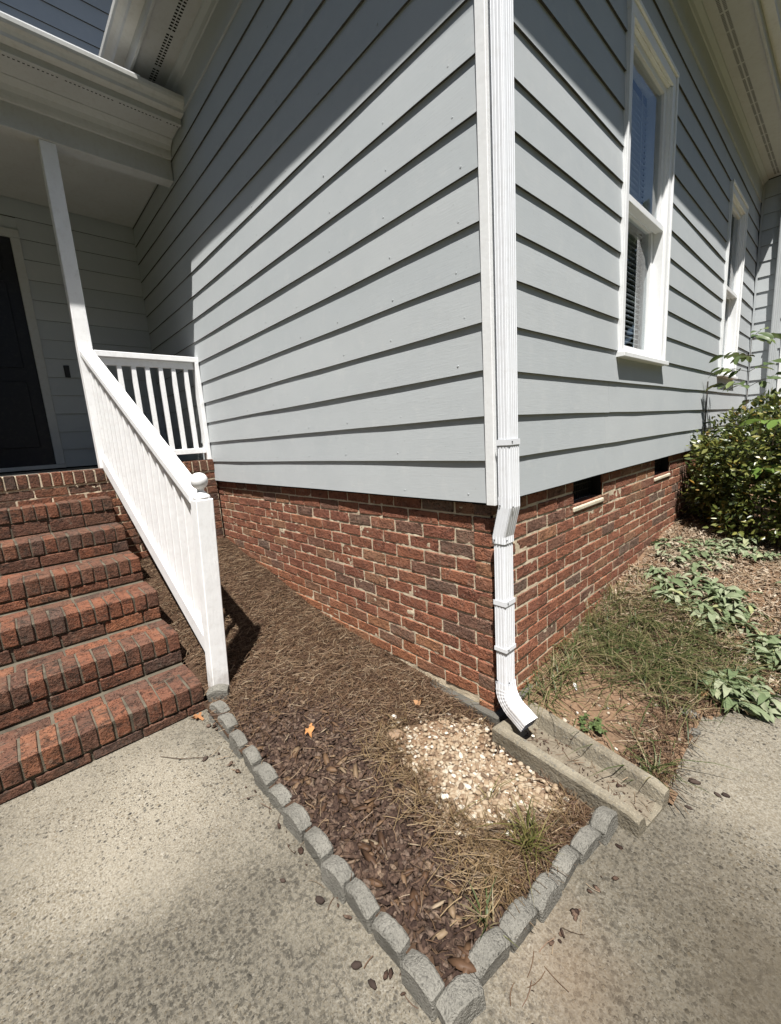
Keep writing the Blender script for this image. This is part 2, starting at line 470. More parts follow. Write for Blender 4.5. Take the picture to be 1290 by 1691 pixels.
M['drygrass'] = m_island("pale_dry_grass", [(0, (0.12, 0.085, 0.05)), (0.5, (0.24, 0.18, 0.115)), (1, (0.38, 0.31, 0.22))], 0.7, 40, 0.0005)
M['lamb'] = m_leaf("silver_green_leaf", [(0, (0.115, 0.155, 0.075)), (0.35, (0.165, 0.205, 0.11)), (0.7, (0.225, 0.26, 0.16)), (0.93, (0.30, 0.32, 0.215)), (1, (0.30, 0.31, 0.14))], 0.85, 0.18, 0.15)
M['lambdry'] = m_leaf("dry_silver_leaf", [(0, (0.26, 0.20, 0.14)), (0.6, (0.38, 0.32, 0.25)), (1, (0.28, 0.30, 0.21))], 0.9, 0.1, 0.1)
M['shrub'] = m_island("glossy_shrub_leaf", [(0, (0.034, 0.052, 0.013)), (0.35, (0.072, 0.094, 0.023)), (0.7, (0.15, 0.168, 0.042)), (0.93, (0.24, 0.23, 0.06)), (1, (0.22, 0.11, 0.02))], 0.34, 40, 0.0008, 0.5, 0.2)
M['sap'] = m_leaf("sapling_leaf", [(0, (0.065, 0.10, 0.035)), (0.6, (0.11, 0.15, 0.055)), (1, (0.17, 0.21, 0.075))], 0.42, 0.3, 0.45)
M['lime'] = m_leaf("lime_green_leaf", [(0, (0.12, 0.2, 0.04)), (1, (0.2, 0.28, 0.07))], 0.42, 0.35, 0.4)
M['twig'] = m_stone("brown_twig_bark", (0.09, 0.06, 0.04), (0.05, 0.035, 0.025), 40, 0.002)
M['wood'] = m_stone("grey_weathered_wood", (0.08, 0.07, 0.058), (0.05, 0.043, 0.035), 40, 0.002)
M['orangeleaf'] = m_leaf("orange_dry_leaf", [(0, (0.42, 0.19, 0.07)), (1, (0.5, 0.25, 0.1))], 0.7, 0.2, 0.2)
M['brownleaf'] = m_leaf("brown_dry_leaf", [(0, (0.30, 0.14, 0.06)), (1, (0.36, 0.2, 0.1))], 0.7, 0.15, 0.2)
M['treeleaf'] = m_island("far_tree_leaves", [(0, (0.03, 0.05, 0.016)), (1, (0.07, 0.095, 0.03))], 0.6, 3, 0.01, 0.3, 0.15)
M['pvc'] = m_paint("white_plastic", (0.8, 0.8, 0.78), 0.35, 0.05)

S = 0.178                    # siding exposure
GZ = -1.07                   # top of the concrete

# ================================================================== SETTING: ground and concrete
gm = MB(); gm.box(-150, 150, -150, 150, -1.6, -1.105)
kind(gm.build("ground", M['ground']), "structure")

def edge_x(y):
    return interp(y, [-0.4, 0.14, 0.47, 0.72, 0.98, 1.18, 1.6, 2.2, 3.0, 4.5], [0.66, 0.66, 0.60, 0.635, 0.76, 0.885, 1.22, 1.85, 2.9, 4.6])

# concrete: one slab whose top is a fine sheet; runs round the beds
cv = []; cf = []
# top sheet as polygon strips: everything in front of the beds (left bed and right bed are cut out by their own raised soil)
nx, ny = 100, 100
xs = np.linspace(-2.6, 2.5, nx); ys = np.linspace(-3.1, 4.2, ny)
for j in range(ny):
    for i in range(nx):
        x, y = xs[i], ys[j]
        cv.append((x, y, GZ + 0.004 * fbm(x*0.5, y*0.5)))
for j in range(ny - 1):
    for i in range(nx - 1):
        a = j * nx + i
        cf.append((a, a + 1, a + nx + 1, a + nx))
b = len(cv)
for (x, y) in ((-2.6, -3.1), (2.5, -3.1), (2.5, 4.2), (-2.6, 4.2)):
    cv.append((x, y, -1.22))
ring = [range(0, nx), range(nx-1, nx*ny, nx), range(nx*ny-1, nx*(ny-1)-1, -1), range(nx*(ny-1), -1, -nx)]
for k in range(4):
    cf.append(tuple(list(ring[k])[::-1]) + (b + k, b + (k+1) % 4))
conc = obj("concrete_walkway", mesh_from("concrete_walkway", cv, cf, M['concrete'], False))
kind(conc, "structure")
conc["label"] = "exposed aggregate concrete walk on both sides of the planting bed"

# ---- left planting bed
def z_left(x, y):
    zw = interp(x, [-3.1, -2.7, -2.15, -1.54, -1.24, -0.99, -0.47, -0.2, 0.0, 0.55], [-0.55, -0.65, -0.745, -0.885, -0.92, -0.945, -0.985, -1.02, -1.035, -1.045])
    ze = interp(x, [-3.1, -2.0, -1.35, -0.9, 0.6], [-0.60, -0.82, -0.985, -1.022, -1.036])
    t = min(1, max(0, -y / 0.88)); t = t * t * (3 - 2*t)
    z = zw + (ze - zw) * t
    z -= 0.022 * min(1, max(0, (x + 0.10)/0.15)) * min(1, max(0, (y + 0.42)/0.22))
    return z + 0.010 * fbm(x*3, y*3, 1.0)

def in_left(x, y, m=0.0):
    if x > 0.045 and y > -0.085 - 0.068*(x - 0.035) - m*0.6: return False
    if y > 0.05: return False
    if x < -1.19: return y > -0.875 + m
    if y < -0.90 + m: return False
    return x < interp(y, [-0.9, -0.17, 0.0], [0.47, 0.53, 0.55]) - m

GRAVEL = [(-0.32, -0.34), (-0.20, -0.14), (-0.04, -0.035), (0.04, -0.10), (0.30, -0.130), (0.41, -0.150), (0.39, -0.27), (0.35, -0.40), (0.28, -0.49), (0.21, -0.55), (0.06, -0.50), (-0.10, -0.47), (-0.24, -0.44)]
def in_poly(x, y, P):
    c = False; n = len(P); j = n - 1
    for i in range(n):
        if (P[i][1] > y) != (P[j][1] > y) and x < (P[j][0]-P[i][0])*(y-P[i][1])/(P[j][1]-P[i][1]) + P[i][0]:
            c = not c
        j = i
    return c
def poly_dist(x, y, P):
    best = 9
    for i in range(len(P)):
        a = P[i]; q = P[(i+1) % len(P)]
        dx, dy = q[0]-a[0], q[1]-a[1]
        t = max(0, min(1, ((x-a[0])*dx + (y-a[1])*dy)/(dx*dx+dy*dy)))
        best = min(best, math.hypot(x-a[0]-t*dx, y-a[1]-t*dy))
    return best
def sd_gravel(x, y):
    d = poly_dist(x, y, GRAVEL) + 0.03 * fbm(x*9, y*9, 4)
    return d if in_poly(x, y, GRAVEL) else -d

def terrain(name, x0, x1, y0, y1, step, zf, inside, mat):
    nx = int((x1-x0)/step)+1; ny = int((y1-y0)/step)+1
    v = []; f = []
    for j in range(ny):
        for i in range(nx):
            x, y = x0+i*step, y0+j*step
            v.append((x, y, zf(x, y)))
    for j in range(ny-1):
        for i in range(nx-1):
            if inside(x0+(i+.5)*step, y0+(j+.5)*step):
                a = j*nx+i; f.append((a, a+1, a+nx+1, a+nx))
    o = obj(name, mesh_from(name, v, f, mat, True))
    return kind(o, "structure")
terrain("mulch_bed_soil", -3.12, 0.62, -0.93, 0.07, 0.02, z_left, in_left, M['soil'])["label"] = "dark soil of the planting bed between the steps and the brick wall"

# ---- right bed
def z_right(x, y):
    zw = interp(y, [-0.2, 0.0, 0.26, 0.95, 1.32, 2.0, 2.83, 4.0, 6.0], [-1.05, -1.045, -1.0, -0.91, -0.82, -0.72, -0.63, -0.60, -0.58])
    xe = edge_x(y)
    t = min(1.15, max(0, x / xe))
    z = zw + (-1.058 - zw) * t ** 1.25
    return z + 0.012 * fbm(x*3, y*3, 2.0) * min(1, (1.15 - t) * 3)
def in_right(x, y):
    if x > 0.02 and y < 0.205 - 0.18*(x - 0.06) and y < 0.2: return False
    return y > -0.02 and x > -0.06 and x < edge_x(y) + 0.06 * fbm(x*5, y*5, 3) + 0.02
terrain("clay_bed_soil", -0.06, 4.6, -0.06, 6.0, 0.035, z_right, in_right, M['clay'])["label"] = "orange clay soil of the bed right of the downspout"

# ================================================================== WALLS: lap siding
def board_mesh(L, k, seed, z0cut=0.0, z1=None, butt=0.0122, top=0.0008):
    """a lapped board along +u (0..L), outer face towards -v; z measured from its own bottom edge"""
    n = max(2, int(L / 0.14)); v = []; f = []
    h = S + 0.02 if z1 is None else z1
    for i in range(n+1):
        u = L * i / n
        w = 0.0022 * fbm(u*1.3, seed*3.1, 0.3, 2)
        e = 0.0032 * fbm(u*1.1, seed*5.7, 7.1, 2)
        ko = butt + w
        kt = top + (butt - top) * max(0.0, 1 - h / S) if h < S else top
        v += [(u, 0.012, e), (u, -ko, e), (u, -(kt + 0.5*(ko - kt) + w*0.4), e + h*0.5), (u, -kt, h), (u, 0.012, h)]
    for i in range(n):
        a = i*5; b2 = a+5
        for q in range(5):
            r = (q+1) % 5
            f.append((a+q, b2+q, b2+r, a+r))
    f.append((4, 3, 2, 1, 0)); e0 = n*5; f.append((e0, e0+1, e0+2, e0+3, e0+4))
    me = mesh_from("board", v, f, M['siding'])
    me.materials.append(M['edgeshade'])
    for i in range(n): me.polygons[i*5].material_index = 1      # shade under the lap put into the lower edge's colour
    return me

def place_board(parent, plane, u0, u1, k, seed, z1=None, zbase=0.0, at=0.0):
    me = board_mesh(u1 - u0, k, seed, z1=z1)
    z = zbase + k * S
    if plane == '-y':   o = obj("board", me, parent, (u0, at, z))                          # faces -y, runs +x
    elif plane == '+x': o = obj("board", me, parent, (at, u0, z), (0, 0, R(90)))           # faces +x, runs +y
    return o

# ---- sunny wall left of the corner
wl = thing("siding_wall", "sunlit grey lap siding wall between the porch and the corner downspout", "wall", (-2.2, 0, 0), "lap siding walls of the house"); kind(wl, "thing")
def P(o):
    """parent keeping world coordinates"""
    return o
def under(par, o):
    o.parent = par
    o.matrix_parent_inverse = Matrix.Translation(par.location).inverted()
    return o
wl.location = (0, 0, 0)
for k in range(0, 17):
    top_h = None if k < 16 else 0.06
    if k == 16: continue
    place_board(wl, '-y', -4.44, -0.0135, k, k + 1.0)
fb = MB(); fb.box(-4.44, -0.0135, -0.016, 0.02, 16*S - 0.03, 3.048); fb.build("frieze_board", M['siding'], wl, bevel=0.002)
fb = MB(); fb.box(-4.44, 0.0, 0.013, 0.10, -0.012, 3.3); fb.build("sheathing", M['dark'], wl)
cb = MB(); cb.box(-0.013, 0.029, -0.020, 0.012, -0.008, 3.046); cb.build("corner_board", M['white'], wl, bevel=0.002)
nm = MB()
for k in range(0, 15):
    for i in range(9):
        x = -0.10 - i*0.41 - (0.02 if k % 2 else 0.0) + rng.uniform(-.03, .03)
        if x < -3.0: continue
        z = k*S + 0.035 + rng.uniform(-.004, .004)
        yy = -0.0122 + 0.0114*(0.035/S)
        nm.lathe([(0.0, 0), (0.0046, 0.0002), (0.004, 0.0016), (0.0, 0.0020)], (0, 0, 0), 6)
        nv = len(nm.v)
        for q in range(nv-24, nv):
            p = nm.v[q]; nm.v[q] = (x + p[0], yy - p[2], z + p[1])
kind(nm.build("nail_heads", M['siding'], wl), "stuff")

# ---- right wall with two windows
wr = thing("siding_wall", "grey lap siding wall with two tall white windows right of the downspout", "wall", (0, 0, 0), "lap siding walls of the house"); kind(wr, "thing")
YR = 5.90
WIN = [(1.325, 2.20, 0.676, 2.50), (4.10, 4.95, 0.69, 2.50)]
for k in range(0, 16):
    z0, z1 = k*S, (k+1)*S
    spans = [(0.012, YR)]
    for (a, b_, c, d) in WIN:
        if z0 < c < z1:
            place_board(wr, '+x', a + 0.006, b_ - 0.006, k, 300 + k, z1=c - z0 - 0.001)
        if z1 > c + 0.02 and z0 < d - 0.02:
            ns = []
            for (p, q) in spans:
                if p < a < q: ns += [(p, a + 0.004), (b_ - 0.004, q)]
                else: ns.append((p, q))
            spans = ns
    if k in (0, 1, 2):                      # butt joints near the downspout
        jy = (1.19, 1.17, 1.215)[k]
        ns = []
        for (p, q) in spans:
            if p < jy < q: ns += [(p, jy), (jy + 0.0025, q)]
            else: ns.append((p, q))
        spans = ns
    for si, (p, q) in enumerate(spans):
        place_board(wr, '+x', p, q, k, 40 + k*3.3 + si)
fr = MB(); fr.box(-0.02, 0.016, 0.012, YR, 16*S - 0.03, 3.048); fr.build("frieze_board", M['siding'], wr, bevel=0.002)
fr = MB()
def sheath(y0, y1, z0, z1): fr.box(-0.10, -0.013, y0, y1, z0, z1)
yy = 0.0
for (a, b_, c, d) in WIN:
    sheath(yy, a + 0.06, -0.012, 3.3)
    sheath(a + 0.06, b_ - 0.06, -0.012, c + 0.03); sheath(a + 0.06, b_ - 0.06, d - 0.06, 3.3)
    yy = b_ - 0.06
sheath(yy, YR, -0.012, 3.3)
fr.build("sheathing", M['dark'], wr)
cb = MB(); cb.box(-0.013, 0.020, 0.0125, 0.03, -0.008, 3.046); cb.build("corner_board", M['white'], wr, bevel=0.002)

def window(par, a, b_, c, d, lab):
    jm = MB()                                # jamb box lining the opening
    jm.box(-0.13, 0.006, a+0.072, a+0.088, c+0.05, d-0.075)
    jm.box(-0.13, 0.006, b_-0.088, b_-0.072, c+0.05, d-0.075)
    jm.box(-0.13, 0.006, a+0.072, b_-0.072, d-0.092, d-0.075)
    w = jm.build("window", M['white'], par, bevel=0.0015, label=lab)
    cs = MB(); cs.box(-0.012, 0.020, a, a+0.076, c+0.028, d-0.086); cs.box(0.020, 0.031, a, a+0.018, c+0.028, d-0.0005)
    cs.build("side_casing", M['white'], w, bevel=0.002)
    cs = MB(); cs.box(-0.012, 0.020, b_-0.076, b_, c+0.028, d-0.086); cs.box(0.020, 0.031, b_-0.018, b_, c+0.028, d-0.0005)
    cs.build("side_casing", M['white'], w, bevel=0.002)
    cs = MB(); cs.box(-0.012, 0.0205, a, b_, d-0.085, d); cs.box(0.0205, 0.033, a, b_, d-0.02, d+0.002)
    cs.build("head_casing", M['white'], w, bevel=0.002)
    sl = MB(); sl.hexa([(-0.13, a-0.004, c), (0.052, a-0.012, c), (0.052, b_+0.008, c), (-0.13, b_+0.004, c)],
                       [(-0.13, a-0.004, c+0.045), (0.052, a-0.012, c+0.026), (0.052, b_+0.008, c+0.026), (-0.13, b_+0.004, c+0.045)])
    sl.build("sill", M['white'], w, bevel=0.002)
    ia, ib = a + 0.088, b_ - 0.088
    zb, zt = c + 0.045, d - 0.092
    zm = zb + (zt - zb) * 0.495
    def sash(x0, x1, z0, z1, bot, top, st=0.045):
        s = MB()
        s.box(x0, x1, ia+0.001, ia+st, z0, z1); s.box(x0, x1, ib-st, ib-0.001, z0, z1)
        s.box(x0+.001, x1-.001, ia+st, ib-st, z0, z0+bot); s.box(x0+.001, x1-.001, ia+st, ib-st, z1-top, z1)
        so = s.build("sash", M['white'], w, bevel=0.0015)
        g = MB(); xm = (x0+x1)/2; g.box(xm-0.002, xm+0.002, ia+st-.004, ib-st+.004, z0+bot-.004, z1-top+.004)
        g.build("pane", M['glass'], w)
        return so
    sash(-0.048, -0.012, zm, zt, 0.038, 0.045)
    sash(-0.092, -0.054, zb, zm + 0.036, 0.062, 0.036)
    mr = MB(); mr.box(-0.012, 0.004, ia+0.002, ib-0.002, zm-0.004, zm+0.034); mr.build("meeting_rail", M['white'], w, bevel=0.002)
    bl = MB(); z = zb + 0.05; i = 0
    while z < zt - 0.06:
        bl.hexa([(-0.160, ia-.01, z+.012), (-0.118, ia-.01, z), (-0.118, ib+.01, z), (-0.160, ib+.01, z+.012)],
                [(-0.160, ia-.01, z+.015), (-0.118, ia-.01, z+.003), (-0.118, ib+.01, z+.003), (-0.160, ib+.01, z+.015)])
        z += 0.034
    for t in (0.18, 0.5, 0.82):
        y = ia + (ib-ia)*t; bl.box(-0.1165, -0.1155, y-0.007, y+0.007, zb+0.02, zt-0.02)
    kind(bl.build("blind_slats", M['blind'], w), "stuff")
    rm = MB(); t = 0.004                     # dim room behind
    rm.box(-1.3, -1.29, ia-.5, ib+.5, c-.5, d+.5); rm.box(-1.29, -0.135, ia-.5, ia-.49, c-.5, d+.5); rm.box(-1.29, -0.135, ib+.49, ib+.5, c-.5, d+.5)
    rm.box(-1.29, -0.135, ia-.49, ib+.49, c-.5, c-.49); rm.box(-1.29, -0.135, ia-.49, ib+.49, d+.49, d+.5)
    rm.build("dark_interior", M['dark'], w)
    return w
window(wr, *WIN[0], "nearer tall white double hung window with blinds")
window(wr, *WIN[1], "farther white double hung window beside the sapling")

# ---- short wall that closes the far end
wf = thing("siding_wall", "short sunlit grey lap siding wall facing us at the far end behind the shrub", "wall", (0, 0, 0), "lap siding walls of the house"); kind(wf, "thing")
XF = 0.36
for k in range(0, 17):
    place_board(wf, '-y', 0.014, XF - 0.05, k, 90 + k, at=YR)
q = MB(); q.box(-0.1, XF, YR + 0.013, YR + 0.2, -0.012, 3.3); q.build("sheathing", M['dark'], wf)
q = MB(); q.box(XF - 0.05, XF + 0.02, YR - 0.018, YR + 0.012, -0.008, 3.3); q.build("corner_board", M['white'], wf, bevel=0.002)
q = MB(); q.box(XF, XF + 0.02, YR + 0.0125, YR + 4, -0.3, 3.3); q.build("return_wall", M['siding'], wf)
q = MB(); q.box(0.0145, 0.034, YR - 0.034, YR - 0.0145, -0.008, 2.985); q.build("corner_board", M['siding'], wf, bevel=0.002)

# ---- wall with the front door, runs up past the porch roof
XD = -4.45
wd = thing("siding_wall", "shaded grey lap siding wall around the dark front door, rising above the porch roof", "wall", (0, 0, 0), "lap siding walls of the house"); kind(wd, "thing")
DY0, DY1, DZ0, DZ1 = -1.98, -0.985, 0.21, 2.41
for k in range(1, 29):
    z0, z1 = k*S + 0.03, (k+1)*S + 0.03
    sp = [(-4.2, -0.002)] if z1 < 3.1 else [(-4.2, 3.0)]
    if z0 < DZ1 - 0.05: sp = [(-4.2, DY0 + .004), (DY1 - .004, -0.002)]
    for si, (a, b_) in enumerate(sp):
        place_board(wd, '+x', a, b_, k, 150 + k*2.2 + si, zbase=0.03, at=XD)
q = MB(); q.box(XD - 0.12, XD - 0.013, -4.2, 3.0, 0.19, 5.2); q.build("sheathing", M['dark'], wd)
dm = MB(); dm.box(XD - 0.012, XD + 0.004, DY0 + 0.07, DY1 - 0.072, 0.245, 2.335)
door = dm.build("door", M['door'], wd, bevel=0.002)
q = MB(); q.box(XD - 0.012, XD - 0.001, DY0 - 0.004, DY1 + 0.004, DZ1 + 0.001, 14*S + 0.028); q.build("filler_board", M['siding'], wd)
pm = MB()
for (z0, z1) in ((0.42, 1.05), (1.17, 1.95), (2.03, 2.24)):
    for (y0, y1) in ((DY0 + .16, DY0 + .46), (DY0 + .53, DY0 + .83)):
        pm.box(XD + 0.004, XD + 0.012, y0, y1, z0, z1)
pm.build("raised_panels", M['door'], door, bevel=0.006)
q = MB(); q.lathe([(0.0, -.03), (0.022, -.02), (0.03, 0), (0.022, .02), (0, .03)], (XD + 0.05, DY0 + 0.14, 1.12), 12); q.build("knob", M['iron'], door, True)
q = MB(); q.box(XD - 0.01, XD + 0.024, DY1 - 0.072, DY1, 0.245, DZ1 - 0.072); q.box(XD - 0.01, XD + 0.024, DY0, DY0 + 0.07, 0.245, DZ1 - 0.072)
q.box(XD - 0.01, XD + 0.026, DY0, DY1, DZ1 - 0.0715, DZ1); q.build("casing", M['cream'], door, bevel=0.003)
q = MB(); q.box(XD - 0.01, XD + 0.06, DY0, DY1, 0.206, 0.244); q.build("threshold", M['cream'], door, bevel=0.003)
bell = MB(); bell.box(XD + 0.004, XD + 0.022, -0.845, -0.80, 1.10, 1.215)
be = bell.build("doorbell", M['iron'], None, bevel=0.003)
tag(be, "small black doorbell on the grey siding right of the front door", "doorbell")

# ================================================================== BRICKWORK
BL, BH, BD, CH = 0.1950, 0.0590, 0.09, 0.0686
_bm = {}
def brick_mesh(lx, ly, lz, mat, var):
    key = (round(lx, 3), round(ly, 3), round(lz, 3), mat.name, var)
    if key in _bm: return _bm[key]
    bm = bmesh.new(); bmesh.ops.create_cube(bm, size=1.0)
    for v in bm.verts: v.co = Vector((v.co.x*lx, v.co.y*ly, v.co.z*lz))
    bmesh.ops.bevel(bm, geom=list(bm.edges), offset=0.0042, segments=1, affect='EDGES')
    r2 = random.Random(var*31 + int(lx*1000))
    for v in bm.verts:
        v.co += Vector((r2.uniform(-1, 1), r2.uniform(-1, 1), r2.uniform(-1, 1))) * 0.0022
    me = bpy.data.meshes.new("brick"); bm.to_mesh(me); bm.free()
    me.materials.append(mat)
    _bm[key] = me
    return me
def brick(par, c, lx, ly, lz, mat, jit=0.0015, name="brick"):
    o = bpy.data.objects.new(name, brick_mesh(lx, ly, lz, mat, rng.randrange(10)))
    COL.objects.link(o); o.parent = par
    o.location = (c[0] + rng.uniform(-jit, jit), c[1] + rng.uniform(-jit, jit), c[2] + rng.uniform(-jit, jit)*.6)
    o.rotation_euler = (rng.uniform(-.008, .008), rng.uniform(-.008, .008), rng.uniform(-.010, .010))
    return o

def mortar_sheet(par, plane, u0, u1, z0, z1, at, depth, mat, holes=(), seed=0.0, rec=0.006, amp=0.006):
    """uneven mortar face standing just behind the brick faces"""
    st = 0.0115
    nu = int((u1-u0)/st)+1; nz = int((z1-z0)/st)+1
    v = []; f = []
    for j in range(nz):
        for i in range(nu):
            u = u0 + (u1-u0)*i/(nu-1); z = z0 + (z1-z0)*j/(nz-1)
            a = rec + amp * fbm(u*24, z*24, seed) - 0.0016 * max(0, fbm(u*5, z*5, seed+9))
            a = max(0.0005, a)
            v.append((u, at + a, z) if plane == '-y' else (at - a, u, z))
    for j in range(nz-1):
        for i in range(nu-1):
            uc = u0 + (u1-u0)*(i+.5)/(nu-1); zc = z0 + (z1-z0)*(j+.5)/(nz-1)
            if any(h[0] < uc < h[1] and h[2] < zc < h[3] for h in holes): continue
            a = j*nu+i
            f.append((a, a+1, a+nu+1, a+nu))
    me = mesh_from("mortar", v, f, mat, True)
    return obj("mortar", me, par)

# ---- left foundation wall (faces -y); brick face at y = 0.02
fl = thing("brick_foundation_wall", "red brick foundation wall under the sunlit siding, behind the mulch bed", "wall", (0, 0, 0), "brick foundation walls"); kind(fl, "thing")
FY = 0.020; FX = -0.020
ZT = 0.0
for r_ in range(16):
    zc = ZT - CH*(r_ + 0.5) + 0.002
    if r_ == 0: zc = ZT - CH*0.5
    off = 0.0 if r_ % 2 == 0 else 0.1018
    x = FX - 0.001
    first = True
    while x > -3.12:
        L = BL if not (first and off > 0) else 0.092
        first = False
        xr = max(x - L, -3.16)
        if x - xr > 0.03:
            ztop = z_left((x + xr)/2, 0.0)
            if zc + 0.03 > ztop - 0.03 and zc > -0.985:
                brick(fl, ((x+xr)/2, FY + BD/2, zc), x - xr, BD, BH, M['brick'])
        x -= L + 0.0083
mortar_sheet(fl, '-y', -3.16, FX - 0.006, -1.0, -0.002, FY, .05, M['mortar'], seed=3, rec=0.0046, amp=0.0036)
q = MB(); q.box(-4.44, FX - 0.045, FY + 0.03, FY + 0.12, -1.2, -0.014); q.build("wall_core", M['mortar'], fl)
q = MB(); q.box(-1.6, 0.012, -0.012, FY + 0.05, -1.25, -0.992)
q.build("footing", M['footing'], fl, bevel=0.006)

# ---- right foundation wall (faces +x); brick face at x = -0.02
fw = thing("brick_foundation_wall", "red brick foundation wall with two black crawlspace vents behind the shrub and weeds", "wall", (0, 0, 0), "brick foundation walls"); kind(fw, "thing")
VENT = [(0.815, 1.225), (2.245, 2.655)]
stuff = []
for r_ in range(16):
    zc = ZT - CH*(r_ + 0.5)
    off = 0.0 if r_ % 2 else 0.1018
    y = FY - 0.001 + 0.0
    first = True
    while y < YR - 0.02:
        # corner: courses alternate; header end of the left wall's brick shows on odd rows
        L = BL if not (first and off > 0) else 0.092
        if first and off > 0: pass
        first = False
        ye = min(y + L, YR - 0.003)
        segs = [(y, ye)]
        if r_ in (0, 1):
            for (a, b_) in VENT:
                ns = []
                for (p, q_) in segs:
                    if q_ <= a or p >= b_: ns.append((p, q_))
                    else:
                        if p < a: ns.append((p, a))
                        if q_ > b_: ns.append((b_, q_))
                segs = ns
        for (p, q_) in segs:
            if q_ - p < 0.02: continue
            zg = z_right(0.0, (p+q_)/2)
            if zc + 0.03 < zg - 0.04: continue
            c = (FX - BD/2, (p+q_)/2, zc)
            xoff = 0.0
            if p < FY + 0.01:      # corner brick: keep it clear of the left wall's bricks
                c = (FX - BD/2 , (p+q_)/2 , zc)
            if p < 3.05: stuff.append((0, c, q_-p))
            else: stuff.append((1, c, q_-p))
        y += L + 0.0083
jm = MB()
for far, c, L in stuff:
    if not far: brick(fw, (c[0] + 0.0012, c[1], c[2]), BD, L, BH, M['brick'])
    else: jm.box(c[0]-BD/2, c[0]+BD/2, c[1]-L/2, c[1]+L/2, c[2]-BH/2, c[2]+BH/2)
kind(jm.build("far_bricks", M['brick_i'], fw), "stuff")
mortar_sheet(fw, '+x', FY + 0.02, YR, -1.05, -0.002, FX + 0.0012, .05, M['mortar'],
             holes=[(a, b_, -0.15, 0.0) for a, b_ in VENT], seed=8, rec=0.0034, amp=0.0022)
q = MB(); 
yy = FY + 0.05
for (a, b_) in VENT + [(YR, YR)]:
    q.box(FX - 0.12, FX - 0.03, yy, a - 0.001, -0.16, -0.014); yy = b_ + 0.001
q.box(FX - 0.12, FX - 0.03, FY + 0.05, YR, -1.2, -0.161)
q.build("wall_core", M['mortar'], fw)
q = MB(); q.box(FX - 0.06, 0.010, 0.055, YR, -1.25, -0.992); q.build("footing", M['footing'], fw, bevel=0.006)
for i, (a, b_) in enumerate(VENT):
    v = MB(); v.box(FX - 0.105, FX - 0.095, a - 0.02, b_ + 0.02, -0.17, -0.005); v.box(FX - 0.0945, FX - 0.012, b_ - 0.0005, b_ + 0.0008, -0.158, -0.005); v.box(FX - 0.0945, FX - 0.012, a - 0.0008, a + 0.0005, -0.158, -0.005)
    vo = v.build("crawlspace_vent", M['dark'], fw, label="black crawlspace vent nearer the downspout" if i == 0 else "farther black crawlspace vent next to the shrub")
    v = MB()
    for j in range(17):
        y = a + 0.01 + j*(b_-a-0.02)/16; v.box(FX - 0.072, FX - 0.066, y-0.002, y+0.002, -0.145, -0.006)
    for j in range(4):
        z = -0.135 + j*0.04; v.box(FX - 0.0735, FX - 0.0645, a + 0.005, b_ - 0.005, z-0.0018, z+0.0018)
    v.build("grille", M['iron'], vo)
    v = MB(); v.hexa([(FX-0.09, a-0.004, -0.178), (FX+0.010, a-0.004, -0.182), (FX+0.010, b_+0.004, -0.182), (FX-0.09, b_+0.004, -0.178)],
                     [(FX-0.09, a-0.004, -0.138), (FX+0.010, a-0.004, -0.158), (FX+0.010, b_+0.004, -0.158), (FX-0.09, b_+0.004, -0.138)])
    v.build("vent_sill", M['sill'], vo, bevel=0.006, seg=2)

# ---- porch base and steps
XP = -3.04; FLZ = 0.197
pb = thing("brick_porch", "red brick porch front with a soldier course edge above the steps", "porch")
y = -0.004
while y > -3.3:                                             # rowlock edge
    brick(pb, (XP - 0.095, y - 0.0285, FLZ - 0.049), 0.19, 0.057, 0.098, M['sbrick'])
    y -= 0.0672
for r_ in range(11):
    zc = FLZ - 0.108 - CH*(r_ + .5)
    y = -0.003 - (0.0 if r_ % 2 else 0.1)
    if r_ % 2 == 0: brick(pb, (XP - 0.053, -0.049, zc), BD, 0.092, BH, M['sbrick'])
    while y > -3.3:
        if r_ < 2 or y > -0.95:
            brick(pb, (XP - 0.053, y - BL/2, zc), BD, BL, BH, M['sbrick'])
        y -= BL + 0.0098
mortar_sheet(pb, '+x', -3.3, 0.0, -0.8, FLZ - 0.10, XP - 0.008, .05, M['mortar'], seed=15, rec=0.005, amp=0.004)
q = MB(); q.box(XP - 0.1945, XP - 0.008, -3.3, -0.006, FLZ - 0.0985, FLZ - 0.006); q.build('mortar_bed', M['mortar'], pb)
q = MB(); q.box(XP - 1.5, XP - 0.196, -4.2, -0.001, -1.2, FLZ - 0.003); q.box(XP - 0.197, XP - 0.04, -4.2, -0.001, -1.2, FLZ - 0.11)
q.build("porch_floor", M['edging'], pb)

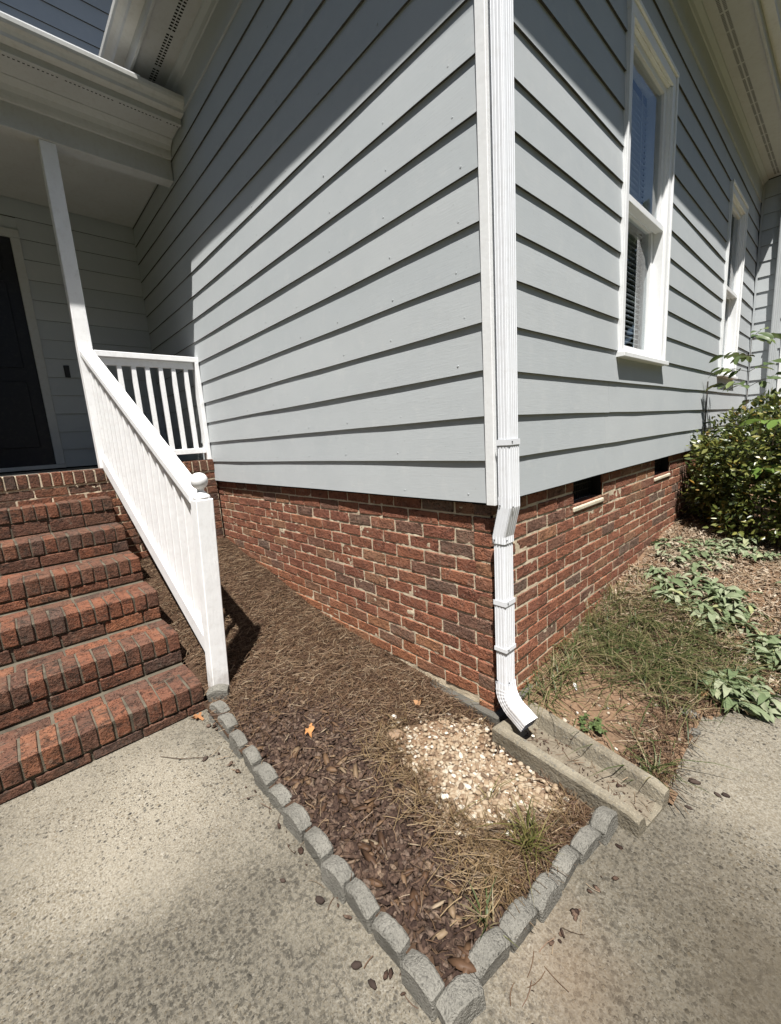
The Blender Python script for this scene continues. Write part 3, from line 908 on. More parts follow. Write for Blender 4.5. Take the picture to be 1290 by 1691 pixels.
st = thing("brick_steps", "flight of six weathered red brick steps up to the porch", "steps")
YS = -0.882; YE = -2.23
NX = [-1.223, -1.551, -1.885, -2.225, -2.543, -2.855]
NZ = [-0.915, -0.737, -0.557, -0.396, -0.217, -0.020]
for k in range(6):
    x0, z1 = NX[k], NZ[k]
    zprev = NZ[k-1] if k else GZ
    xback = NX[k+1] if k < 5 else XP
    y = YS - rng.uniform(0, 0.004)
    while y > YE + 0.03:                                    # rowlock nosing
        brick(st, (x0 - 0.098, y - 0.0285, z1 - 0.0475), 0.196, 0.0575, 0.095, M['sbrick'], 0.002)
        y -= 0.0672
    y = YS - (0.0 if k % 2 else 0.1) - 0.001; hh = z1 - 0.104 - zprev
    yb = YS - 0.001
    if k % 2 == 0:
        brick(st, (x0 - 0.004 - BD/2, YS - 0.048, zprev + hh/2), BD, 0.092, hh - 0.006, M['sbrick']); 
    while y > YE + 0.05:                                    # riser stretchers
        L = min(BL, y - YE)
        brick(st, (x0 - 0.004 - BD/2, y - L/2, zprev + hh/2), BD, L, hh - 0.006, M['sbrick'], 0.002)
        y -= BL + 0.0098
    d = (x0 - 0.206) - (xback - 0.012)
    if d > 0.05:
        y = YS - 0.001 - (0.1 if k % 2 else 0.0)
        w = min(0.09, d - 0.012)
        if k % 2: brick(st, (x0 - 0.206 - w/2, YS - 0.048, z1 - 0.031), w, 0.092, 0.06, M['sbrick'])
        while y > YE + 0.05:                                # tread stretchers
            L = min(BL, y - YE)
            brick(st, (x0 - 0.206 - w/2, y - L/2, z1 - 0.031), w, L, 0.06, M['sbrick'], 0.002)
            y -= BL + 0.0098
q = MB()
for k in range(6):                                          # mortar bed of every step
    zp = NZ[k-1] if k else -1.2
    e_ = 0.0004*k
    q.box(XP - 0.05, NX[k] - 0.012, YE + e_, YS - 0.010 - e_, zp - 0.02, NZ[k] - 0.100)
    q.box((NX[k+1] if k < 5 else XP) - 0.05, NX[k] - 0.008, YE + e_, YS - 0.007 - e_, NZ[k] - 0.0995, NZ[k] - 0.0065)
q.build("mortar_bed", M['smortar'], st)
for j in range(13):                                         # side courses below the nosings
    zc = -1.03 + CH*j
    xf = None
    for k in range(6):
        if zc + 0.03 < NZ[k] - 0.10: xf = NX[k] - 0.02; break
    if xf is None: continue
    x = xf - (0.1 if j % 2 else 0.0)
    if j % 2: brick(st, (xf - 0.048, YS - 0.045, zc), 0.092, 0.084, BH, M['sbrick'], 0.001)
    while x > XP + 0.06:
        L = min(BL, x - XP)
        if zc + 0.03 > z_left(x - L/2, YS) - 0.03:
            brick(st, (x - L/2, YS - 0.0448, zc), L, 0.084, BH, M['sbrick'], 0.001)
        x -= BL + 0.0098

# ================================================================== PORCH: post, railings, roof
pp = MB(); pp.box(-3.145, -3.05, -0.893, -0.797, FLZ + 0.002, 2.512)
po = tag(pp.build("porch_post", M['rail'], None, bevel=0.003), "tall square white post holding up the porch roof at the top of the steps", "post")

sr = thing("stair_railing", "white wooden stair railing with a ball topped newel beside the brick steps", "railing", (-1.245, -0.80, -1.02))
def loc_under(par, o):
    o.parent = par; o.matrix_parent_inverse = Matrix.Translation(par.location).inverted(); return o
nb, ntp = Vector((-1.245, -0.800, -1.03)), Vector((-1.245, -0.744, 0.048))
def newel_at(z):
    t = (z - nb.z) / (ntp.z - nb.z); return nb.lerp(ntp, t)
h = 0.0435
ring = lambda c, h: [(c.x-h, c.y-h, c.z), (c.x+h, c.y-h, c.z), (c.x+h, c.y+h, c.z), (c.x-h, c.y+h, c.z)]
q = MB(); q.hexa(ring(nb, h), ring(ntp, h)); loc_under(sr, q.build("newel_post", M['rail'], None, bevel=0.004))
q = MB(); q.lathe([(0.0, 0.0), (0.040, 0.002), (0.043, 0.008), (0.040, 0.016), (0.026, 0.030), (0.0185, 0.038), (0.0165, 0.046), (0.0185, 0.052), (0.029, 0.060), (0.038, 0.073), (0.042, 0.090), (0.041, 0.104), (0.035, 0.118), (0.024, 0.129), (0.011, 0.134), (0.0, 0.135)], ntp, 28)
loc_under(sr, q.build("ball_finial", M['rail'], None, smooth=True))
A = Vector((-3.05, -0.845, 1.112)); Bq = Vector((-1.288, -0.747, 0.072))
A2 = Vector((-3.05, -0.845, 0.305)); B2 = Vector((-1.288, -0.787, -0.715))
def slope_bar(a, b_, hw, dz):
    m = MB()
    m.hexa([(a.x, a.y-hw, a.z-dz), (b_.x, b_.y-hw, b_.z-dz), (b_.x, b_.y+hw, b_.z-dz), (a.x, a.y+hw, a.z-dz)],
           [(a.x, a.y-hw, a.z), (b_.x, b_.y-hw, b_.z), (b_.x, b_.y+hw, b_.z), (a.x, a.y+hw, a.z)])
    return m
loc_under(sr, slope_bar(A, Bq, 0.044, 0.046).build("handrail", M['rail'], None, bevel=0.004, seg=2))
loc_under(sr, slope_bar(A - Vector((0, 0, 0.046)), Bq - Vector((0, 0, 0.046)), 0.019, 0.06).build("sub_rail", M['rail'], None, bevel=0.002))
loc_under(sr, slope_bar(A2, B2, 0.030, 0.115).build("bottom_rail", M['rail'], None, bevel=0.003))
nbal = 16
for i in range(nbal):
    t = (i + 0.75) / (nbal + 0.3)
    lo = A2.lerp(B2, t) - Vector((0, 0, 0.02)); hi = A.lerp(Bq, t) - Vector((0, 0, 0.05))
    q = MB(); w = 0.0175
    q.hexa(ring(lo, w), ring(hi, w)); loc_under(sr, q.build("baluster", M['rail'], None, bevel=0.002))

pr = thing("porch_railing", "short level white railing between the porch post and the siding wall", "railing", (-3.1, -0.4, FLZ))
def prb(name, x0, x1, y0, y1, z0, z1, bv=0.003):
    q = MB(); q.box(x0, x1, y0, y1, z0, z1); return loc_under(pr, q.build(name, M['rail'], None, bevel=bv))
prb("top_rail", -3.145, -3.055, -0.796, -0.002, 1.068, 1.112)
prb("sub_rail", -3.118, -3.082, -0.796, -0.048, 1.010, 1.0675)
prb("bottom_rail", -3.125, -3.075, -0.796, -0.048, 0.262, 0.310)
prb("half_post", -3.147, -3.053, -0.046, -0.012, FLZ + 0.002, 1.0675)
for i in range(7):
    y = -0.737 + i*0.1025
    prb("baluster", -3.117, -3.083, y-0.017, y+0.017, 0.3105, 1.0095, 0.002)

prf = thing("porch_roof", "cream porch roof edge with beam, vented soffit and gutter over the steps", "porch roof", (-3.1, -1.5, 2.5))
YP0, YP1 = -4.2, -0.014
q = MB(); q.box(-3.152, -3.038, YP0, YP1, 2.513, 2.72); loc_under(prf, q.build("beam", M['cream'], None, bevel=0.003))
crown = [(-3.037, 2.668), (-3.020, 2.672), (-3.012, 2.690), (-3.004, 2.720), (-2.985, 2.748), (-2.955, 2.765), (-2.932, 2.770), (-2.930, 2.790), (-3.037, 2.790)]
q = MB(); q.prism(crown, YP0, YP1, 'y'); loc_under(prf, q.build("crown_moulding", M['cream'], None))
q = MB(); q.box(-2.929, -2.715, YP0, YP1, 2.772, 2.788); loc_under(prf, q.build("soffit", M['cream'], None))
q = MB(); q.box(-2.735, -2.716, YP0, YP1, 2.752, 2.7715); q.box(-2.7145, -2.705, YP0, YP1, 2.752, 2.90); loc_under(prf, q.build("fascia", M['cream'], None, bevel=0.002))
kg = [(-2.704, 2.795), (-2.640, 2.795), (-2.636, 2.815), (-2.622, 2.832), (-2.604, 2.845), (-2.596, 2.862), (-2.594, 2.884), (-2.606, 2.888), (-2.606, 2.872), (-2.628, 2.848), (-2.646, 2.803), (-2.700, 2.803), (-2.700, 2.890), (-2.704, 2.890)]
q = MB(); q.prism(kg, YP0, YP1, 'y'); loc_under(prf, q.build("gutter", M['gutter'], None))
q = MB(); q.hexa([(-4.45, YP0, 3.30), (-2.66, YP0, 2.905), (-2.66, -0.33, 2.905), (-4.45, -0.33, 3.30)], [(-4.45, YP0, 3.34), (-2.655, YP0, 2.925), (-2.655, -0.33, 2.925), (-4.45, -0.33, 3.34)])
loc_under(prf, q.build("shingles", M['shingle'], None))
q = MB(); q.box(-2.70, -2.612, YP0, -0.30, 2.8935, 2.904); loc_under(prf, q.build("drip_edge", M['white'], None))
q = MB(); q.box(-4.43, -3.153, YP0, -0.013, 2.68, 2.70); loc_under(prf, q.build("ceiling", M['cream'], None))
def vent_slots(par, ax, p0, p1, c, z, pitch=0.022, w=0.012, rows=1, gap=0.0, rec=0.0006, lx=0.008):
    m = MB(); p = p0; n = 0
    while p < p1:
        n += 1
        if n % 13 != 0:
            for r_ in range(rows):
                cc = c + r_*gap
                if ax == 'y': m.box(cc-w/2, cc+w/2, p, p+lx, z-rec, z+0.0005)
                else: m.box(p, p+lx, cc-w/2, cc+w/2, z-rec, z+0.0005)
        p += pitch
    o = m.build("vent_slots", M['dark'], None)
    kind(o, "stuff")
    return loc_under(par, o)
vent_slots(prf, 'y', -2.6, -0.03, -2.765, 2.772, 0.024, 0.014, 2, 0.018, 0.0006, 0.012)

# ================================================================== MAIN ROOF: eaves on both sides of the corner
rf = thing("house_roof", "cream eave with vented soffit and gutter along the top of both siding walls", "roof", (0, 0, 3.05))
OV = 0.29; SZ = 3.05
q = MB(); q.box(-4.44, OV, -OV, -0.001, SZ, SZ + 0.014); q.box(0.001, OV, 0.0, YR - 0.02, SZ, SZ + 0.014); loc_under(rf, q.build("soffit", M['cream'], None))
q = MB(); q.box(-4.44, OV + 0.02, -OV - 0.02, -OV - 0.0005, SZ - 0.022, SZ + 0.15); q.box(OV + 0.0005, OV + 0.02, -OV, YR - 0.02, SZ - 0.022, SZ + 0.15)
loc_under(rf, q.build("fascia", M['cream'], None, bevel=0.002))
q = MB(); q.prism([(-0.017, SZ - 0.06), (-0.024, SZ - 0.055), (-0.032, SZ - 0.03), (-0.058, SZ - 0.012), (-0.062, SZ - 0.0005), (-0.017, SZ - 0.0005)], -4.44, 0.06, 'x')
q.prism([(0.017, SZ - 0.06), (0.024, SZ - 0.055), (0.032, SZ - 0.03), (0.058, SZ - 0.012), (0.062, SZ - 0.0005), (0.017, SZ - 0.0005)], 0.0, YR - 0.02, 'y')
loc_under(rf, q.build("bed_moulding", M['siding'], None))
def kprof(s, o):
    return [(s*(o + u), SZ + w) for u, w in ((0.021, 0.0), (0.085, 0.0), (0.090, 0.022), (0.104, 0.042), (0.124, 0.060), (0.132, 0.082), (0.134, 0.110), (0.120, 0.114), (0.120, 0.095), (0.098, 0.060), (0.080, 0.008), (0.025, 0.008), (0.025, 0.115), (0.021, 0.115))]
q = MB(); q.prism(kprof(-1, OV), -4.44, OV + 0.134, 'x'); q.v = [(x, y, z - 0.015 + 0.030*max(-0.5, -x)) for x, y, z in q.v]; loc_under(rf, q.build("gutter", M['gutter'], None))
q = MB(); q.prism(kprof(1, OV), -OV - 0.02, YR - 0.02, 'y'); q.v = [(x, y, z - 0.035 + 0.027*max(-0.5, y)) for x, y, z in q.v]; loc_under(rf, q.build("gutter", M['gutter'], None))
vent_slots(rf, 'x', -4.0, 0.2, -0.165, SZ, 0.026, 0.018, 2, 0.024, 0.0006, 0.013)
vent_slots(rf, 'y', 0.1, YR - 0.1, 0.128, SZ, 0.017, 0.018, 2, 0.028, 0.0006, 0.007)
q = MB()                                                     # hip roof planes
e = OV + 0.05
q.add([(-4.40, -e, SZ+.155), (e, -e, SZ+.155), (e, YR-0.02, SZ+.155), (-2.6, 3.0, 4.75), (-4.40, 3.0, 4.75), (-2.6, YR-0.02, 4.75),
       (-4.40, -e, SZ+.135), (e, -e, SZ+.135), (e, YR-0.02, SZ+.135)],
      [(0, 1, 3, 4), (1, 2, 5, 3), (0, 6, 7, 1), (1, 7, 8, 2)])
loc_under(rf, q.build("shingles", M['shingle'], None))
q = MB(); q.box(-4.40, -0.11, 0.11, YR, 3.06, 3.09); loc_under(rf, q.build("attic_floor", M['dark'], None))

ur = thing("upper_roof", "cream eave of the taller house part high above the porch roof", "roof", (-4.2, 0, 5.25))
q = MB(); q.box(XD + 0.002, XD + 0.45, -4.2, 3.0, 5.25, 5.27); loc_under(ur, q.build("soffit", M['cream'], None))
q = MB(); q.box(XD + 0.4505, XD + 0.47, -4.2, 3.0, 5.22, 5.42); loc_under(ur, q.build("fascia", M['cream'], None))
q = MB(); q.hexa([(XD - 3.0, -4.2, 7.1), (XD + 0.52, -4.2, 5.42), (XD + 0.52, 3.0, 5.42), (XD - 3.0, 3.0, 7.1)], [(XD - 3.0, -4.2, 7.13), (XD + 0.52, -4.2, 5.45), (XD + 0.52, 3.0, 5.45), (XD - 3.0, 3.0, 7.13)])
loc_under(ur, q.build("shingles", M['shingle'], None))

# ================================================================== DOWNSPOUT
def ds_profile(wx, wy, g=0.0022):
    """corrugated rectangle, counter-clockwise, centred"""
    pts = []
    def side(p0, p1, nrm, n):
        for i in range(n):
            for (t, d) in ((0.0, 0), (0.30, 0), (0.5, -g), (0.70, 0)):
                tt = (i + t) / n
                if i == 0 and t == 0.0: tt = 0.10
                pts.append((p0[0] + (p1[0]-p0[0])*tt + nrm[0]*d, p0[1] + (p1[1]-p0[1])*tt + nrm[1]*d))
        pts.append((p0[0] + (p1[0]-p0[0])*0.93, p0[1] + (p1[1]-p0[1])*0.93))
    x, y = wx/2, wy/2
    side((-x, -y), (x, -y), (0, -1), 4); side((x, -y), (x, y), (1, 0), 5); side((x, y), (-x, y), (0, 1), 4); side((-x, y), (-x, -y), (-1, 0), 5)
    return pts
def sweep(name, prof, frames, mat, par, cap=True):
    """frames: list of (centre, ex, ey)"""
    n = len(prof); v = []; f = []
    for c, ex, ey in frames:
        for (a, b_) in prof: v.append(c + ex*a + ey*b_)
    for k in range(len(frames)-1):
        for i in range(n):
            j = (i+1) % n; f.append((k*n+i, k*n+j, (k+1)*n+j, (k+1)*n+i))
    me = mesh_from(name, v, f, mat)
    return loc_under(par, obj(name, me))
dsp = thing("downspout", "white corrugated metal downspout running down the house corner to the splash block", "downspout", (0.07, 0.012, -1.0))
EX, EY = Vector((1, 0, 0)), Vector((0, 1, 0))
up = Vector((0.074, 0.0125, 0)); lowc = Vector((0.044, 0.0125, 0))
prof = ds_profile(0.057, 0.074); prof_s = ds_profile(0.052, 0.069)
sweep("upper_pipe", prof, [(up + Vector((0, 0, z)), EX, EY) for z in (0.03, 0.25)], M['alu'], dsp)
sweep("upper_pipe", prof_s, [(up + Vector((0, 0, z)), EX, EY) for z in (0.245, 1.6, 2.88)], M['alu'], dsp)
top = [up + Vector((0, 0, 2.86))]
fr_ = []
for t in range(6):
    a = R(50) * t / 5; c = up + Vector((0.0 + 0.06*(1-math.cos(a)), 0, 2.86 + 0.06*math.sin(a)))
    fr_.append((c, Vector((math.cos(a), 0, -math.sin(a))), EY))
c1, e1, _ = fr_[-1]; dirv = Vector((e1.z * -1, 0, e1.x)); fr_.append((c1 + dirv*0.22, e1, EY)); 
sweep("top_elbow", prof, fr_, M['alu'], dsp)
# offset under the siding
fr_ = [(up + Vector((0, 0, 0.032)), EX, EY), (up + Vector((0, 0, -0.012)), EX, EY), (lowc + Vector((0.0, 0, -0.135)), EX, EY), (lowc + Vector((0, 0, -0.165)), EX, EY)]
sweep("offset_elbow", ds_profile(0.059, 0.076), fr_, M['alu'], dsp)
sweep("lower_pipe", prof_s, [(lowc + Vector((0, 0, z)), EX, EY) for z in (-0.15, -0.43)], M['alu'], dsp)
sweep("lower_pipe", prof, [(lowc + Vector((0, 0, z)), EX, EY) for z in (-0.42, -0.64)], M['alu'], dsp)
sweep("lower_pipe", prof_s, [(lowc + Vector((0, 0, z)), EX, EY) for z in (-0.63, -0.86)], M['alu'], dsp)
fr_ = [(lowc + Vector((0, 0, -0.80)), EX, EY)]
hd = Vector((0.93, -0.36, 0)).normalized()
hd = Vector((0.985, -0.17, 0)).normalized(); hs_ = Vector((0.17, 0.985, 0)).normalized()
for t in range(15):
    u = t / 14; a = R(66) * u
    bl_ = min(1, u * 3)
    exx = EX.lerp(hd, bl_).normalized(); eyy = EY.lerp(hs_, bl_).normalized()
    rad = 0.098
    c = lowc + Vector((0, 0, -0.825)) + hd*(rad*(1-math.cos(a))) - Vector((0, 0, rad*math.sin(a)))
    rip = 1.0 + (0.022 if t % 2 else 0.0)
    fr_.append((c, (exx*math.cos(a) + Vector((0, 0, math.sin(a))))*1.0 if False else (exx*math.cos(a) + Vector((0, 0, 1))*math.sin(a))*rip, eyy*rip))
c1 = fr_[-1][0]; a = R(66); dv = hd*math.sin(a) - Vector((0, 0, math.cos(a)))
fr_.append((c1 + dv*0.075, fr_[-2][1], fr_[-2][2]))
be_ = sweep("bottom_elbow", ds_profile(0.060, 0.077), fr_, M['alu'], dsp)
# bands and screws
def band(z, c, w=0.0585, d=0.0755, hgt=0.022):
    q = MB(); x, y_ = w/2, d/2
    o_ = [(c.x-x, c.y-y_), (c.x+x, c.y-y_), (c.x+x, c.y+y_), (c.x-x, c.y+y_)]
    for (xa, xb, ya, yb) in ((c.x-x, c.x+x, c.y-y_-.0016, c.y-y_), (c.x+x, c.x+x+.0016, c.y-y_-.0016, c.y+y_), ):
        q.box(xa, xb, ya, yb, z, z+hgt)
    loc_under(dsp, q.build("strap", M['alu'], None))
band(0.237, up); band(-0.435, lowc); band(-0.645, lowc, hgt=0.018)
def screw(p, n):
    q = MB(); p = Vector(p); n = Vector(n); q.tube([p, p + n*0.003], 0.0032, 8)
    loc_under(dsp, q.build("screw", M['iron'], None))
for z, c in ((0.249, up), (-0.008, up), (-0.150, lowc), (-0.424, lowc), (-0.636, lowc), (-0.79, lowc)):
    screw((c.x + 0.030, c.y - 0.022, z), (1, 0, 0))
for z, c in ((-0.004, up), (-0.150, lowc), (-0.79, lowc)):
    screw((c.x + 0.004 - .022, c.y - 0.0385, z), (0, -1, 0))

d2 = thing("downspout", "grey painted downspout at the far end wall right of the sapling", "downspout", (0.245, YR - 0.05, -0.5))
sweep("pipe", ds_profile(0.075, 0.057), [(Vector((0.245, YR - 0.045, z)), EX, EY) for z in (-0.55, 1.0, 2.95)], M['siding'], d2)
q = MB(); q.box(0.203, 0.287, YR - 0.0775, YR - 0.013, 1.2, 1.225); loc_under(d2, q.build("strap", M['siding'], None))

# ================================================================== SPLASH BLOCK
def splash():
    p0, p1, p2, p3 = Vector((0.035, -0.088, 0)), Vector((0.628, -0.128, 0)), Vector((0.660, 0.092, 0)), Vector((0.078, 0.196, 0))
    nu, nv = 60, 34; zb = -1.085; v = []; f = []
    for i in range(nu+1):
        for j in range(nv+1):
            u, w = i/nu, j/nv
            p = (p0.lerp(p1, u)).lerp(p3.lerp(p2, u), w)
            dw = min(w, 1-w) * (p3 - p0).length; du = u * 0.59
            d = min(dw, du + 0.004)
            wall = 1 - max(0, min(1, (d - 0.044) / 0.030)); wall = wall*wall*(3-2*wall)
            edge = max(0, 1 - d/0.010)
            tip = max(0, (u - 0.93)/0.07)
            z = -1.052 - 0.006*u + wall*(0.072 - 0.008*u) - 0.010*edge*edge - tip*0.012*wall + 0.0022*fbm(p.x*25, p.y*25, 5)
            v.append((p.x, p.y, z))
    def id_(i, j): return i*(nv+1)+j
    for i in range(nu):
        for j in range(nv):
            f.append((id_(i, j), id_(i+1, j), id_(i+1, j+1), id_(i, j+1)))
    rim = [id_(i, 0) for i in range(nu+1)] + [id_(nu, j) for j in range(1, nv+1)] + [id_(i, nv) for i in range(nu-1, -1, -1)] + [id_(0, j) for j in range(nv-1, 0, -1)]
    b0 = len(v)
    for r_ in rim: v.append((v[r_][0], v[r_][1], zb))
    n = len(rim)
    for i in range(n):
        j = (i+1) % n; f.append((rim[i], b0+i, b0+j, rim[j]))
    return mesh_from("splash_block", v, f, M['splash'], False)
tag(obj("splash_block", splash()), "weathered concrete splash block trough under the downspout outlet", "splash block")

def in_trough(x, y):
    u = (x - 0.06)/0.57
    lo, hi = -0.036 - 0.035*u, 0.140 - 0.105*u
    return -0.02 < u < 1.0 and lo < y < hi
def z_trough(x, y):
    u = (x - 0.06)/0.57
    lo, hi = -0.036 - 0.035*u, 0.140 - 0.105*u
    d = min(y - lo, hi - y, (u + 0.02)*0.57)
    return -1.0540 - 0.006*u + 0.0085*fbm(x*9, y*13, 3) + 0.006 + 0.10*max(0, 0.012 - d)
tr = terrain("splash_block_dirt", 0.04, 0.66, -0.12, 0.17, 0.010, z_trough, in_trough, M['troughdirt'])
kind(tr, "stuff"); tr["label"] = "brown silt settled along the floor of the splash block"
# ================================================================== EDGING BLOCKS
def edging_mesh(var):
    r2 = random.Random(var)
    W, T, H, rise = 0.114, 0.052, 0.115, 0.019
    prof = [(-W/2, -H)]
    for i in range(13):
        a = -1 + 2*i/12; prof.append((a*W/2, -rise*a*a*1.0))
    prof.append((W/2, -H))
    n = len(prof); v = []; f = []
    ly = [(-T/2, 0.94), (-T/2 + 0.006, 1.0), (0, 1.0), (T/2 - 0.006, 1.0), (T/2, 0.94)]
    for (y, s_) in ly:
        for (x, z) in prof:
            k = 0.0 if s_ == 1.0 else 0.006
            v.append((x*(1 - k/W*1.6) + r2.uniform(-1, 1)*.0014, y + r2.uniform(-1, 1)*.0012, z - (k if z > -H else 0) + r2.uniform(-1, 1)*.0014))
    for q in range(len(ly)-1):
        for i in range(n):
            j = (i+1) % n; f.append((q*n+i, q*n+j, (q+1)*n+j, (q+1)*n+i))
    f.append(tuple(range(n-1, -1, -1))); f.append(tuple((len(ly)-1)*n+i for i in range(n)))
    me = mesh_from("edging_block", v, f, M['edging'], False)
    bm = bmesh.new(); bm.from_mesh(me); bmesh.ops.recalc_face_normals(bm, faces=bm.faces); bm.to_mesh(me); bm.free()
    return me
em = [edging_mesh(i) for i in range(5)]
ORD = ["first", "second", "third", "fourth", "fifth", "sixth", "seventh", "eighth", "ninth", "tenth", "eleventh", "twelfth"]
GRP = "scalloped concrete edging blocks round the mulch bed"
bx = [(-1.165, -0.832, 62), (-1.06, -0.860, 14), (-0.935, -0.872, 6), (-0.783, -0.886, 3), (-0.640, -0.890, 1), (-0.503, -0.893, 0), (-0.374, -0.897, 1), (-0.239, -0.899, -1), (-0.103, -0.906, 2),
      (0.018, -0.911, 0), (0.138, -0.911, 1), (0.260, -0.915, 1), (0.382, -0.917, 3)]
for i, (x, y, a) in enumerate(bx):
    o = obj("edging_block", em[i % 5], None, (x, y, -0.998 + rng.uniform(-.006, .006) + (0.030 if i == 0 else 0) + interp(i, [0, 6], [0.036, 0])), (R(rng.uniform(-8, 7)), R(rng.uniform(-5, 5)), R(a + rng.uniform(-5, 5))))
    o.scale = (rng.uniform(.93, 1.05), rng.uniform(.9, 1.1), 1)
    if i == 0: lab = "grey edging block turned on end at the foot of the newel post"
    elif i == len(bx)-1: lab = "grey edging block ending the walkway row at the near tip of the bed"
    else: lab = f"{ORD[i-1]} grey edging block in the walkway row counted from the newel post"
    tag(o, lab, "edging block", GRP)
ry = [(0.470, -0.882, 80), (0.472, -0.762, 84), (0.486, -0.640, 85), (0.496, -0.521, 84), (0.507, -0.399, 86), (0.520, -0.281, 85), (0.531, -0.176, 85)]
for i, (x, y, a) in enumerate(ry[::-1]):
    o = obj("edging_block", em[(i+2) % 5], None, (x, y, -1.004 + rng.uniform(-.006, .006)), (R(rng.uniform(-8, 7)), R(rng.uniform(-5, 5)), R(a + rng.uniform(-5, 5))))
    o.scale = (rng.uniform(.93, 1.05), rng.uniform(.9, 1.1), 1)
    lab = "grey edging block touching the splash block" if i == 0 else ("near tip edging block of the row leading from the splash block" if i == 6 else f"{ORD[i]} grey edging block in the short row counted from the splash block")
    tag(o, lab, "edging block", GRP)

# ================================================================== GROUND COVER
def strips(n, pts_fn, wid, length, lift, mat, name, lab, curl=0.25, steep=0.12):
    """thin needles: n strips of 3 segments"""
    V = np.zeros((n, 8, 3), np.float32); k = 0
    while k < n:
        p = pts_fn()
        if p is None: continue
        x, y, z = p
        a = rng.uniform(0, 2*math.pi); L = length*rng.uniform(.55, 1.25); w = wid*rng.uniform(.7, 1.3)
        tilt = rng.gauss(0, steep); z0 = z + lift*rng.random()**1.5 + abs(tilt)*L*0.35
        da = rng.uniform(-curl, curl)
        cx, cy, cz = x, y, z0 - tilt*L*0.5
        for s_ in range(4):
            aa = a + da*s_
            nx_, ny_ = -math.sin(aa)*w/2, math.cos(aa)*w/2
            V[k, s_*2] = (cx+nx_, cy+ny_, cz); V[k, s_*2+1] = (cx-nx_, cy-ny_, cz + w*0.5)
            cx += math.cos(aa)*L/3; cy += math.sin(aa)*L/3; cz += tilt*L/3 - abs(tilt)*L*0.10*s_
        k += 1
    base = (np.arange(n)*8)[:, None]
    F = np.concatenate([base + np.array([[0, 1, 3, 2]]), base + np.array([[2, 3, 5, 4]]), base + np.array([[4, 5, 7, 6]])], 0)
    o = obj(name, quads_mesh(name, V.reshape(-1, 3), F, mat))
    kind(o, "stuff"); o["label"] = lab
    return o

def bark_density(x, y):
    d = min(1, max(0, (x + 1.15) / 0.45)) * min(1, max(0, (-y - 0.18 - 0.25*max(0, -x)) / 0.25))
    if x > 0.1: d *= min(1, max(0, (-y - 0.50)/0.12))
    return d
def p_straw():
    x = rng.uniform(-3.05, 0.52); y = rng.uniform(-0.9, 0.01)
    if not in_left(x, y, 0.03): return None
    if x < -1.9 and rng.random() < 0.35: return None
    g = sd_gravel(x, y)
    if g > 0.0 and rng.random() < min(0.985, 0.75 + g*8): return None
    if rng.random() < 0.93*bark_density(x, y) and g < -0.06: return None
    return x, y, z_left(x, y) + 0.004
strips(22000, p_straw, 0.0018, 0.062, 0.022, M['straw'], "pine_straw", "brown pine straw mulch covering the bed beside the steps")
def p_gold():
    i = rng.randrange(len(GRAVEL)); a = GRAVEL[i]; b_ = GRAVEL[(i+1) % len(GRAVEL)]
    if i in (2, 3, 4): return None
    t = rng.random(); x = a[0] + (b_[0]-a[0])*t; y = a[1] + (b_[1]-a[1])*t
    x += rng.gauss(0, 0.055); y += rng.gauss(-0.03, 0.055)
    if rng.random() < 0.25: x = rng.gauss(0.38, .06); y = rng.gauss(-0.58, .06)
    if not in_left(x, y, 0.05) or sd_gravel(x, y) > 0.045: return None
    if y > -0.3 and x < -0.05 and rng.random() < .7: return None
    return x, y, z_left(x, y) + 0.010
strips(1500, p_gold, 0.0016, 0.08, 0.022, M['goldstraw'], "golden_pine_straw", "golden pine needles drifted along the edge of the pebble patch")

def lumps(n, pts_fn, size, flat, mat, name, lab, segs=1, jag=0.22, tiltmax=0.5, stretch=(1.0, 1.9), sink=0.3, par=None):
    bm = bmesh.new(); bmesh.ops.create_icosphere(bm, subdivisions=segs, radius=1.0)
    bv = np.array([v.co[:] for v in bm.verts]); bfc = np.array([[v.index for v in f.verts] for f in bm.faces]); bm.free()
    V = []; F = []; k = 0
    while k < n:
        p = pts_fn()
        if p is None: continue
        x, y, z = p[:3]; s_ = size*rng.choice((.5, .7, .85, 1, 1.1, 1.25))*rng.uniform(.8, 1.2) * (p[3] if len(p) > 3 else 1)
        sx = s_*rng.uniform(*stretch); sy = s_*rng.uniform(.8, 1.1); sz = s_*flat*rng.uniform(.7, 1.3)
        w = bv*(1 + nrg.uniform(-jag, jag, (len(bv), 1)))*np.array([sx, sy, sz])
        E_ = Matrix.Rotation(rng.uniform(0, 6.28), 3, 'Z') @ Matrix.Rotation(rng.gauss(0, tiltmax), 3, 'X') @ Matrix.Rotation(rng.gauss(0, tiltmax*.7), 3, 'Y')
        w = w @ np.array(E_).T
        zz = z + sz*(1 - sink)
        V.append(w + np.array([x, y, zz])); F.append(bfc + k*len(bv)); k += 1
    o = obj(name, quads_mesh(name, np.concatenate(V), np.concatenate(F), mat, segs > 1), par)
    kind(o, "stuff"); o["label"] = lab
    return o
def p_bark():
    x = rng.uniform(-1.15, 0.5); y = rng.uniform(-0.88, 0.0)
    if not in_left(x, y, 0.022): return None
    if rng.random() > bark_density(x, y) + 0.06: return None
    if sd_gravel(x, y) > -0.01: return None
    return x, y, z_left(x, y), interp(y, [-0.9, -0.35], [1.25, 0.75])
lumps(4600, p_bark, 0.0088, 0.36, M['bark'], "bark_mulch", "dark bark nuggets mulching the near end of the bed", 1, 0.50, 0.5, (1.0, 2.8), 0.0)
def p_chip():
    p = p_bark()
    if p is None or p[1] > -0.5: return None
    return p[0], p[1], p[2] + 0.008, 1
lumps(130, p_chip, 0.012, 0.22, M['straw'], "wood_chips", "pale splintered wood chips among the bark nuggets", 1, 0.2, 0.3, (2.0, 3.4), 0.1)
